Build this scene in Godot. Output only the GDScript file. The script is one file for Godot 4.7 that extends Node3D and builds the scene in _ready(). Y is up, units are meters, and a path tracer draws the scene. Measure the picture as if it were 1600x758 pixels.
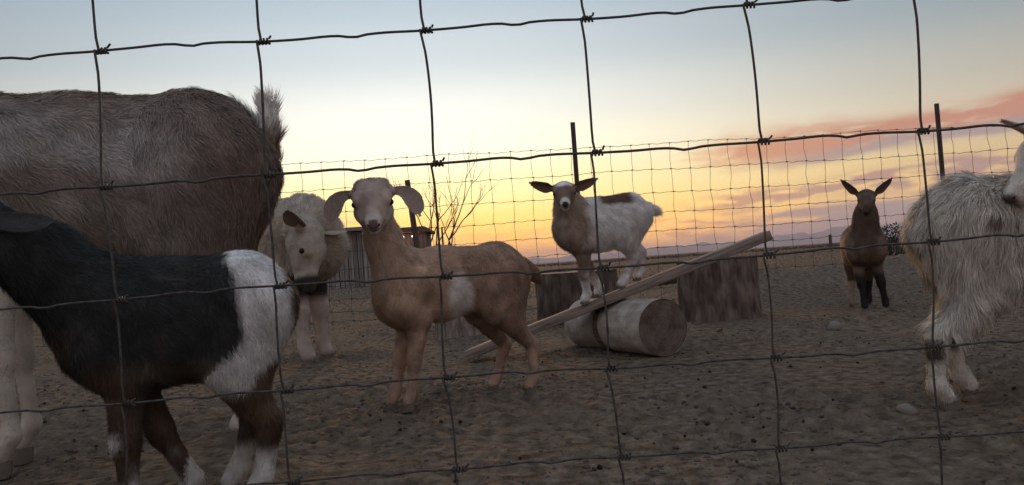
extends Node3D

var M := {}
var used := {}

# ------------------------------------------------------------------ mesh builder
class MB:
	var v := PackedVector3Array()
	var n := PackedVector3Array()
	var c := PackedColorArray()
	var i := PackedInt32Array()
	var tint := Color(1, 1, 1)

	func add(p: Vector3, nn: Vector3, col = null) -> int:
		v.push_back(p)
		n.push_back(nn)
		c.push_back(tint if col == null else col)
		return v.size() - 1

	# front faces run clockwise: the order is turned to suit the given normals
	func tri(a: int, b: int, d: int) -> void:
		var g := (v[b] - v[a]).cross(v[d] - v[a])
		if g.dot(n[a] + n[b] + n[d]) > 0.0:
			i.append_array([a, d, b])
		else:
			i.append_array([a, b, d])

	func quad(a: int, b: int, d: int, e: int) -> void:
		tri(a, b, d)
		tri(a, d, e)

	func tube(p: PackedVector3Array, r: PackedFloat32Array, sides := 6, caps := true) -> void:
		var m := p.size()
		var t := (p[1] - p[0]).normalized()
		var side := t.cross(Vector3.UP)
		if side.length() < 0.05:
			side = t.cross(Vector3.RIGHT)
		side = side.normalized()
		var first := v.size()
		for k in m:
			var tk := t
			if k > 0 and k < m - 1:
				tk = (p[k + 1] - p[k - 1]).normalized()
			elif k == m - 1:
				tk = (p[k] - p[k - 1]).normalized()
			side = (side - tk * side.dot(tk)).normalized()
			var up := side.cross(tk)
			var rk: float = r[mini(k, r.size() - 1)]
			for s in sides:
				var a := TAU * s / sides
				var d := side * cos(a) + up * sin(a)
				add(p[k] + d * rk, d)
		for k in m - 1:
			for s in sides:
				var s2 := (s + 1) % sides
				quad(first + k * sides + s, first + k * sides + s2, first + (k + 1) * sides + s2, first + (k + 1) * sides + s)
		if caps:
			for e in 2:
				var k := 0 if e == 0 else m - 1
				var nn := (p[0] - p[1]).normalized() if e == 0 else (p[m - 1] - p[m - 2]).normalized()
				var q := []
				for s in sides:
					q.append(add(v[first + k * sides + s], nn))
				for s in range(1, sides - 1):
					tri(q[0], q[s], q[s + 1])

	func bar(a: Vector3, b: Vector3, r: float, sides := 6) -> void:
		tube(PackedVector3Array([a, b]), PackedFloat32Array([r, r]), sides)

	# a box with chamfered edges, at the transform tr
	func block(tr: Transform3D, size: Vector3, ch := 0.004) -> void:
		var h := size * 0.5
		var l := h - Vector3.ONE * ch
		var ids := {}
		for sx in [-1, 1]:
			for sy in [-1, 1]:
				for sz in [-1, 1]:
					for ax in 3:
						var q := Vector3(l.x * sx, l.y * sy, l.z * sz)
						var nn := Vector3.ZERO
						var sg: float = [sx, sy, sz][ax]
						q[ax] = h[ax] * sg
						nn[ax] = sg
						ids[[sx, sy, sz, ax]] = add(tr * q, (tr.basis * nn).normalized())
		for ax in 3:
			for s in [-1, 1]:
				var k := []
				for uv in [[-1, -1], [1, -1], [1, 1], [-1, 1]]:
					var key := [0, 0, 0, ax]
					key[ax] = s
					key[(ax + 1) % 3] = uv[0]
					key[(ax + 2) % 3] = uv[1]
					k.append(ids[key])
				quad(k[0], k[1], k[2], k[3])
		for ax in 3:
			var b := (ax + 1) % 3
			var d := (ax + 2) % 3
			for s1 in [-1, 1]:
				for s2 in [-1, 1]:
					var k := []
					for e in [[-1, b], [1, b], [1, d], [-1, d]]:
						var key := [0, 0, 0, e[1]]
						key[ax] = e[0]
						key[b] = s1
						key[d] = s2
						k.append(ids[key])
					quad(k[0], k[1], k[2], k[3])
		for sx in [-1, 1]:
			for sy in [-1, 1]:
				for sz in [-1, 1]:
					tri(ids[[sx, sy, sz, 0]], ids[[sx, sy, sz, 1]], ids[[sx, sy, sz, 2]])

	func mesh() -> ArrayMesh:
		var a := []
		a.resize(Mesh.ARRAY_MAX)
		a[Mesh.ARRAY_VERTEX] = v
		a[Mesh.ARRAY_NORMAL] = n
		a[Mesh.ARRAY_COLOR] = c
		a[Mesh.ARRAY_INDEX] = i
		var m := ArrayMesh.new()
		m.add_surface_from_arrays(Mesh.PRIMITIVE_TRIANGLES, a)
		return m

# ------------------------------------------------------------------ scene helpers
func numbered(called: String) -> String:
	if not used.has(called):
		used[called] = 0
		return called
	used[called] += 1
	return "%s_%03d" % [called, used[called]]

func tag(o: Node, label: String, category: String, group := "") -> void:
	o.set_meta("label", label)
	o.set_meta("category", category)
	if group != "":
		o.set_meta("group", group)

func thing(called: String, label: String, category: String, at := Vector3.ZERO, turn := 0.0, group := "") -> Node3D:
	var o := Node3D.new()
	o.name = numbered(called)
	add_child(o)
	o.position = at
	o.rotation.y = turn
	tag(o, label, category, group)
	return o

func put(called: String, mesh: Mesh, mat: Material, parent: Node = null) -> MeshInstance3D:
	var o := MeshInstance3D.new()
	o.mesh = mesh
	o.material_override = mat
	if parent == null:
		o.name = numbered(called)
		add_child(o)
	else:
		o.name = called
		parent.add_child(o, true)
	return o

func noise(seed_: int, freq: float, oct := 4, kind := FastNoiseLite.TYPE_SIMPLEX_SMOOTH) -> FastNoiseLite:
	var f := FastNoiseLite.new()
	f.seed = seed_
	f.noise_type = kind
	f.frequency = freq
	f.fractal_octaves = oct
	return f

# a seamless texture running through the given colours (linear base colours) with noise
func ramp_tex(f: FastNoiseLite, size: int, cols: Array, stretch := Vector2i(1, 1), contrast := 1.6) -> ImageTexture:
	var src := f.get_seamless_image(size, size, false, false, 0.15)
	src.convert(Image.FORMAT_L8)
	var d := src.get_data()
	var lut := []
	for k in 256:
		var t := clampf((k / 255.0 - 0.5) * contrast + 0.5, 0.0, 1.0) * (cols.size() - 1)
		var a := mini(int(t), cols.size() - 2)
		var q: Color = cols[a].lerp(cols[a + 1], t - a).linear_to_srgb()
		lut.append([mini(255, int(q.r * 255)), mini(255, int(q.g * 255)), mini(255, int(q.b * 255))])
	var out := PackedByteArray()
	out.resize(size * size * 3)
	for y in size:
		for x in size:
			var k: Array = lut[d[((y * stretch.y) % size) * size + (x * stretch.x) % size]]
			var o := (y * size + x) * 3
			out[o] = k[0]
			out[o + 1] = k[1]
			out[o + 2] = k[2]
	return ImageTexture.create_from_image(Image.create_from_data(size, size, false, Image.FORMAT_RGB8, out))

func grey_tex(f: FastNoiseLite, size: int) -> ImageTexture:
	return ImageTexture.create_from_image(f.get_seamless_image(size, size, false, false, 0.15))

func mat(col: Color, rough := 0.8, vcol := false) -> StandardMaterial3D:
	var m := StandardMaterial3D.new()
	m.albedo_color = col.linear_to_srgb()
	m.roughness = rough
	m.metallic_specular = 0.3
	m.vertex_color_use_as_albedo = vcol
	return m

func wood_mat(cols: Array, stretch: Vector2i, scale: Vector3, seed_: int, relief := 0.2) -> StandardMaterial3D:
	var m := mat(Color(1, 1, 1), 0.85, true)
	var f := noise(seed_, 0.02, 5)
	m.albedo_texture = ramp_tex(f, 256, cols, stretch)
	m.uv1_triplanar = true
	m.uv1_scale = scale
	m.heightmap_enabled = true
	m.heightmap_texture = grey_tex(noise(seed_ + 1, 0.04, 5), 256)
	m.heightmap_scale = relief
	return m

# ------------------------------------------------------------------ sky
func lerp_table(t: Array, e: float) -> Vector3:
	if e <= t[0][0]:
		return t[0][1]
	for k in range(1, t.size()):
		if e < t[k][0]:
			var s: float = (e - t[k - 1][0]) / (t[k][0] - t[k - 1][0])
			s = s * s * (3.0 - 2.0 * s) * 0.5 + s * 0.5
			return t[k - 1][1].lerp(t[k][1], s)
	return t[t.size() - 1][1]

const ZEN := Vector3(0.27, 0.315, 0.385)
var sky_near := [[0.0, Vector3(1.25, 0.47, 0.07)], [1.6, Vector3(1.30, 0.64, 0.11)], [3.2, Vector3(1.20, 0.76, 0.18)], [5.5, Vector3(1.08, 0.88, 0.41)], [8.5, Vector3(0.98, 0.91, 0.69)], [11.0, Vector3(0.78, 0.78, 0.71)], [15.0, Vector3(0.51, 0.56, 0.58)], [19.0, Vector3(0.37, 0.44, 0.495)], [35.0, Vector3(0.27, 0.33, 0.40)], [90.0, ZEN]]
var sky_side := [[0.0, Vector3(0.38, 0.29, 0.27)], [2.0, Vector3(0.48, 0.31, 0.20)], [4.9, Vector3(0.45, 0.315, 0.175)], [7.0, Vector3(0.44, 0.36, 0.26)], [10.0, Vector3(0.31, 0.29, 0.245)], [14.5, Vector3(0.18, 0.225, 0.25)], [20.0, Vector3(0.17, 0.225, 0.275)], [35.0, Vector3(0.20, 0.26, 0.325)], [90.0, ZEN]]
var sky_back := [[0.0, Vector3(0.26, 0.245, 0.265)], [5.0, Vector3(0.33, 0.295, 0.305)], [12.0, Vector3(0.40, 0.345, 0.345)], [22.0, Vector3(0.34, 0.335, 0.365)], [45.0, Vector3(0.29, 0.325, 0.385)], [90.0, ZEN]]

func sky_base(az: float, el: float) -> Vector3:
	# the glow leans to the right close to the horizon
	var d := absf(wrapf(az + 7.0 - 8.0 * (1.0 - smoothstep(0.0, 7.0, el)), -180.0, 180.0))
	var a := lerp_table(sky_near, el)
	var b := lerp_table(sky_side, el)
	var c := lerp_table(sky_back, el)
	var w1 := exp(-pow(d / 27.0, 2.0))
	var w2 := smoothstep(50.0, 135.0, d)
	return (a * w1 + b * (1.0 - w1)).lerp(c, w2)

func band(el: float, at: float, half: float) -> float:
	return exp(-pow((el - at) / half, 2.0))

func make_sky() -> ImageTexture:
	var img := Image.create(512, 256, false, Image.FORMAT_RGBF)
	for y in 256:
		var el := 90.0 - (y + 0.5) / 256.0 * 180.0
		for x in 512:
			var az := wrapf((x + 0.5) / 512.0 * 360.0, -180.0, 180.0)
			var q := sky_base(az, maxf(el, 0.0))
			img.set_pixel(x, y, Color(q.x, q.y, q.z))
	img.resize(4096, 2048, Image.INTERPOLATE_BILINEAR)
	# high thin clouds low in the west, drawn out along the horizon
	var f1 := noise(5, 1.0, 5)
	var f2 := noise(9, 1.0, 4)
	var f3 := noise(14, 1.0, 5)
	for y in range(820, 1025):
		var el := 90.0 - (y + 0.5) / 2048.0 * 180.0
		for x in range(-950, 950):
			var az := (x + 0.5) / 4096.0 * 360.0
			var wob := f2.get_noise_2d(az * 0.07, el * 0.15)
			var e := el + wob * 0.8
			var s := f1.get_noise_2d(az * 0.10 + 3.0, e * 0.75) * 0.5 + 0.5
			var s2 := f3.get_noise_2d(az * 0.22, e * 1.7) * 0.5 + 0.5
			var base := sky_base(az, maxf(el, 0.0))
			var fade := 1.0 - smoothstep(45.0, 78.0, absf(az))
			var right := smoothstep(11.0, 19.0, az + s2 * 5.0 - 2.5)
			# upper pink band, its mauve underside
			var tilt := e - (az - 20.0) * 0.025
			var pink := band(tilt, 6.95, 0.80) * right * smoothstep(0.22, 0.52, s * 0.55 + s2 * 0.45)
			var mauve := band(tilt, 6.05, 0.40) * smoothstep(13.0, 24.0, az) * smoothstep(0.25, 0.5, s * 0.4 + s2 * 0.6)
			# mid streaks
			var mid := band(tilt, 3.7, 0.55) * smoothstep(10.0, 18.0, az + s * 4.0 - 2.0) * smoothstep(0.30, 0.58, s2)
			# low bank, thin toward the sun
			var bank := smoothstep(3.0, 2.0, tilt + (s - 0.5) * 1.6) * smoothstep(9.0, 21.0, az + (s2 - 0.5) * 12.0) * smoothstep(0.22, 0.55, s * 0.5 + s2 * 0.5 + smoothstep(16.0, 30.0, az) * 0.25)
			var lowstreak := smoothstep(0.50, 0.72, s2) * smoothstep(3.4, 2.2, el) * smoothstep(-2.0, 8.0, az) * 0.8
			var thin := smoothstep(0.60, 0.78, s) * band(el, 3.0, 1.2) * 0.30
			var warm := exp(-pow((az - 3.0) / 12.5, 2.0))
			var cm := Vector3(0.265, 0.215, 0.22).lerp(Vector3(0.80, 0.33, 0.09), clampf(warm * 1.25, 0.0, 1.0))
			var cp := Vector3(0.40, 0.185, 0.13).lerp(Vector3(0.85, 0.42, 0.16), warm * 0.8)
			var q := base
			q = q.lerp(cp, clampf(pink * 1.35, 0.0, 0.94) * fade)
			q = q.lerp(cm, clampf(mauve * 1.2, 0.0, 0.85) * fade)
			q = q.lerp(cm.lerp(cp, 0.45), clampf(mid * 1.6, 0.0, 0.9) * fade)
			q = q.lerp(cm, clampf(bank * 1.3, 0.0, 0.92) * fade)
			q = q.lerp(cm, clampf(lowstreak + thin, 0.0, 0.6) * fade)
			img.set_pixel(posmod(x, 4096), y, Color(q.x, q.y, q.z))
	return ImageTexture.create_from_image(img)

# ------------------------------------------------------------------ ground height
var gn1: FastNoiseLite
var gn2: FastNoiseLite
var gn3: FastNoiseLite
var gn4: FastNoiseLite

func bank_h(x: float, bd: float) -> float:
	return 0.20 * exp(-pow(bd / (0.50 if bd < 0.0 else 2.2), 2.0)) * (0.9 + gn1.get_noise_2d(x * 1.4 + 9.0, bd) * 0.35) * smoothstep(0.9, 1.9, x)

func ground_y(x: float, z: float) -> float:
	var d := -z
	var near := 1.0 - smoothstep(9.0, 30.0, d)
	# trodden smooth in places, churned in others
	var rough := 0.35 + 1.3 * smoothstep(-0.25, 0.4, gn1.get_noise_2d(x * 0.9 + 40.0, z * 0.9))
	near *= rough
	var y := gn1.get_noise_2d(x, z) * 0.012 + gn2.get_noise_2d(x, z) * 0.010 * near + gn3.get_noise_2d(x, z) * 0.009 * near + maxf(0.0, gn4.get_noise_2d(x, z)) * 0.007 * near
	# trodden bank of dirt along the far fence
	var bd := d - 6.05 - 0.1 * (x - 1.5)
	y += bank_h(x, bd)
	y += gn1.get_noise_2d(x * 0.12, z * 0.12) * 0.05 * smoothstep(8.0, 25.0, d)
	return y

func axis_samples(lo: float, hi: float, dense_lo: float, dense_hi: float, step: float, grow: float) -> PackedFloat32Array:
	var out := PackedFloat32Array()
	var left := []
	var s := step
	var p := dense_lo
	while p > lo:
		s *= grow
		p -= s
		left.append(p)
	left.reverse()
	for q in left:
		out.push_back(q)
	p = dense_lo
	while p < dense_hi:
		out.push_back(p)
		p += step
	s = step
	while p < hi:
		out.push_back(p)
		s *= grow
		p += s
	out.push_back(p)
	return out

func build_ground() -> void:
	gn1 = noise(21, 0.9, 3)
	gn2 = noise(22, 6.0, 3)
	gn3 = noise(23, 16.0, 3)
	gn4 = noise(24, 26.0, 2)
	var patch := noise(31, 0.55, 4)
	var xs := axis_samples(-14000.0, 14000.0, -2.4, 3.2, 0.016, 1.045)
	var zs := PackedFloat32Array()
	var z := 3.0
	while z > 0.2:
		zs.push_back(z)
		z -= 0.15
	var st := 0.012
	while z > -13000.0:
		zs.push_back(z)
		st = maxf(0.012, absf(z) * 0.0075)
		if z < -12.0:
			st = absf(z) * 0.02
		z -= st
	var b := MB.new()
	var nx := xs.size()
	var nz := zs.size()
	b.v.resize(nx * nz)
	b.n.resize(nx * nz)
	b.c.resize(nx * nz)
	for k in nz:
		for j in nx:
			var at := k * nx + j
			var x := xs[j]
			var zz := zs[k]
			b.v[at] = Vector3(x, ground_y(x, zz), zz)
			var t := patch.get_noise_2d(x, zz) * 0.5 + 0.5
			var col := Color(0.82, 0.80, 0.76).lerp(Color(1.08, 1.02, 0.98), t)
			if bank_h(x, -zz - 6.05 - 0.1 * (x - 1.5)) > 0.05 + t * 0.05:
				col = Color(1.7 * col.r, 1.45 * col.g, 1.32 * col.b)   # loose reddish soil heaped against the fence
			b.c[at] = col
	for k in nz:
		for j in nx:
			var at := k * nx + j
			var dx := b.v[k * nx + mini(j + 1, nx - 1)] - b.v[k * nx + maxi(j - 1, 0)]
			var dz := b.v[mini(k + 1, nz - 1) * nx + j] - b.v[maxi(k - 1, 0) * nx + j]
			var nn := dx.cross(dz)
			b.n[at] = (nn if nn.y > 0.0 else -nn).normalized()
	b.i.resize((nx - 1) * (nz - 1) * 6)
	var o := 0
	for k in nz - 1:
		for j in nx - 1:
			var a := k * nx + j
			b.i[o] = a
			b.i[o + 1] = a + nx
			b.i[o + 2] = a + 1
			b.i[o + 3] = a + 1
			b.i[o + 4] = a + nx
			b.i[o + 5] = a + nx + 1
			o += 6
	# the row order above runs anticlockwise from above: turn it if it does
	var g := (b.v[b.i[1]] - b.v[b.i[0]]).cross(b.v[b.i[2]] - b.v[b.i[0]])
	if g.y > 0.0:
		for t in range(0, b.i.size(), 3):
			var q := b.i[t + 1]
			b.i[t + 1] = b.i[t + 2]
			b.i[t + 2] = q
	var m := mat(Color(1, 1, 1), 0.95, true)
	m.metallic_specular = 0.15
	m.albedo_texture = ramp_tex(noise(41, 0.03, 6), 512, [Color(0.082, 0.063, 0.048), Color(0.140, 0.110, 0.085), Color(0.172, 0.137, 0.107), Color(0.225, 0.185, 0.148)])
	m.uv1_triplanar = true
	m.uv1_world_triplanar = true
	m.uv1_scale = Vector3(1.3, 1.3, 1.3)
	m.heightmap_enabled = true
	m.heightmap_texture = grey_tex(noise(43, 0.05, 5), 512)
	m.heightmap_scale = 1.6
	var go := put("ground", b.mesh(), m)
	go.set_meta("kind", "structure")

# ------------------------------------------------------------------ goats
class Bone:
	var a: Vector3
	var b: Vector3
	var ra: float
	var rb: float
	var k: float
	var w: float          # width of the section across the animal, against its height
	var flow: Vector3     # the way the hair lies
	var hair: float
	var region: int
	func _init(a_: Vector3, ra_: float, b_: Vector3, rb_: float, region_: int, flow_: Vector3, hair_ := 1.0, k_ := 0.03, w_ := 1.0):
		a = a_; b = b_; ra = ra_; rb = rb_; region = region_; flow = flow_; hair = hair_; k = k_; w = w_

# smooth union of tapered bones, meshed as surface nets
func surface(bones: Array, cell: float, lo: Vector3, hi: Vector3) -> Dictionary:
	var nx := int((hi.x - lo.x) / cell) + 2
	var ny := int((hi.y - lo.y) / cell) + 2
	var nz := int((hi.z - lo.z) / cell) + 2
	var total := nx * ny * nz
	var f := PackedFloat32Array()
	f.resize(total)
	f.fill(0.3)
	var best := PackedFloat32Array()
	best.resize(total)
	best.fill(0.3)
	var id := PackedByteArray()
	id.resize(total)
	for bi in bones.size():
		var bo: Bone = bones[bi]
		var a := bo.a
		var ba := bo.b - bo.a
		var l2 := maxf(ba.length_squared(), 1e-9)
		var ra := bo.ra
		var dr := bo.rb - bo.ra
		var kk := bo.k
		var iw := 1.0 / bo.w
		var m := kk + cell * 2.5
		var rm := maxf(bo.ra, bo.rb) + m
		var p0 := Vector3(minf(a.x, bo.b.x), minf(a.y, bo.b.y), minf(a.z, bo.b.z)) - Vector3.ONE * rm
		var p1 := Vector3(maxf(a.x, bo.b.x), maxf(a.y, bo.b.y), maxf(a.z, bo.b.z)) + Vector3.ONE * rm
		var x0 := maxi(0, int((p0.x - lo.x) / cell))
		var x1 := mini(nx - 1, int((p1.x - lo.x) / cell) + 1)
		var y0 := maxi(0, int((p0.y - lo.y) / cell))
		var y1 := mini(ny - 1, int((p1.y - lo.y) / cell) + 1)
		var z0 := maxi(0, int((p0.z - lo.z) / cell))
		var z1 := mini(nz - 1, int((p1.z - lo.z) / cell) + 1)
		var s := ba / l2
		for z in range(z0, z1 + 1):
			var pz := (lo.z + z * cell - a.z) * iw
			for y in range(y0, y1 + 1):
				var at := (z * ny + y) * nx + x0
				var pa := Vector3(lo.x + x0 * cell - a.x, lo.y + y * cell - a.y, pz)
				for x in range(x0, x1 + 1):
					var h := clampf(pa.dot(s), 0.0, 1.0)
					var d := (pa - ba * h).length() - ra - dr * h
					if d < best[at]:
						best[at] = d
						id[at] = bi
					var q := f[at]
					var hh := kk - absf(q - d)
					if hh > 0.0:
						f[at] = minf(q, d) - hh * hh / (4.0 * kk)
					elif d < q:
						f[at] = d
					at += 1
					pa.x += cell
	var vid := PackedInt32Array()
	vid.resize(total)
	vid.fill(-1)
	var v := PackedVector3Array()
	var n := PackedVector3Array()
	var ids := PackedByteArray()
	var idx := PackedInt32Array()
	var skip := cell * 2.6
	var sy := nx
	var sz := nx * ny
	for z in nz - 1:
		for y in ny - 1:
			var at := (z * ny + y) * nx
			for x in nx - 1:
				var c0 := f[at]
				if c0 < skip and c0 > -skip:
					var c1 := f[at + 1]
					var c2 := f[at + sy]
					var c3 := f[at + sy + 1]
					var c4 := f[at + sz]
					var c5 := f[at + sz + 1]
					var c6 := f[at + sz + sy]
					var c7 := f[at + sz + sy + 1]
					var neg := int(c0 < 0.0) + int(c1 < 0.0) + int(c2 < 0.0) + int(c3 < 0.0) + int(c4 < 0.0) + int(c5 < 0.0) + int(c6 < 0.0) + int(c7 < 0.0)
					if neg > 0 and neg < 8:
						var sum := Vector3.ZERO
						var cnt := 0.0
						if (c0 < 0.0) != (c1 < 0.0): sum += Vector3(c0 / (c0 - c1), 0, 0); cnt += 1.0
						if (c2 < 0.0) != (c3 < 0.0): sum += Vector3(c2 / (c2 - c3), 1, 0); cnt += 1.0
						if (c4 < 0.0) != (c5 < 0.0): sum += Vector3(c4 / (c4 - c5), 0, 1); cnt += 1.0
						if (c6 < 0.0) != (c7 < 0.0): sum += Vector3(c6 / (c6 - c7), 1, 1); cnt += 1.0
						if (c0 < 0.0) != (c2 < 0.0): sum += Vector3(0, c0 / (c0 - c2), 0); cnt += 1.0
						if (c1 < 0.0) != (c3 < 0.0): sum += Vector3(1, c1 / (c1 - c3), 0); cnt += 1.0
						if (c4 < 0.0) != (c6 < 0.0): sum += Vector3(0, c4 / (c4 - c6), 1); cnt += 1.0
						if (c5 < 0.0) != (c7 < 0.0): sum += Vector3(1, c5 / (c5 - c7), 1); cnt += 1.0
						if (c0 < 0.0) != (c4 < 0.0): sum += Vector3(0, 0, c0 / (c0 - c4)); cnt += 1.0
						if (c1 < 0.0) != (c5 < 0.0): sum += Vector3(1, 0, c1 / (c1 - c5)); cnt += 1.0
						if (c2 < 0.0) != (c6 < 0.0): sum += Vector3(0, 1, c2 / (c2 - c6)); cnt += 1.0
						if (c3 < 0.0) != (c7 < 0.0): sum += Vector3(1, 1, c3 / (c3 - c7)); cnt += 1.0
						vid[at] = v.size()
						v.push_back(lo + (Vector3(x, y, z) + sum / cnt) * cell)
						n.push_back(Vector3(c1 + c3 + c5 + c7 - c0 - c2 - c4 - c6, c2 + c3 + c6 + c7 - c0 - c1 - c4 - c5, c4 + c5 + c6 + c7 - c0 - c1 - c2 - c3).normalized())
						ids.push_back(id[at])
				at += 1
	for z in range(1, nz - 1):
		for y in range(1, ny - 1):
			var at := (z * ny + y) * nx + 1
			for x in range(1, nx - 1):
				var c0 := f[at]
				if c0 < skip and c0 > -skip:
					var inside := c0 < 0.0
					if (f[at + 1] < 0.0) != inside:
						quad_net(idx, vid[at - sy - sz], vid[at - sz], vid[at], vid[at - sy], inside)
					if (f[at + sy] < 0.0) != inside:
						quad_net(idx, vid[at - 1 - sz], vid[at - 1], vid[at], vid[at - sz], inside)
					if (f[at + sz] < 0.0) != inside:
						quad_net(idx, vid[at - 1 - sy], vid[at - sy], vid[at], vid[at - 1], inside)
				at += 1
	return {"v": v, "n": n, "id": ids, "i": idx}

func quad_net(idx: PackedInt32Array, a: int, b: int, c: int, d: int, inside: bool) -> void:
	if a < 0 or b < 0 or c < 0 or d < 0:
		return
	if not inside:
		idx.append_array([a, b, c, a, c, d])
	else:
		idx.append_array([a, c, b, a, d, c])

var cn: FastNoiseLite
var cf: FastNoiseLite

func sstep(a: float, b: float, x: float) -> float:
	return smoothstep(a, b, x)

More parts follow.
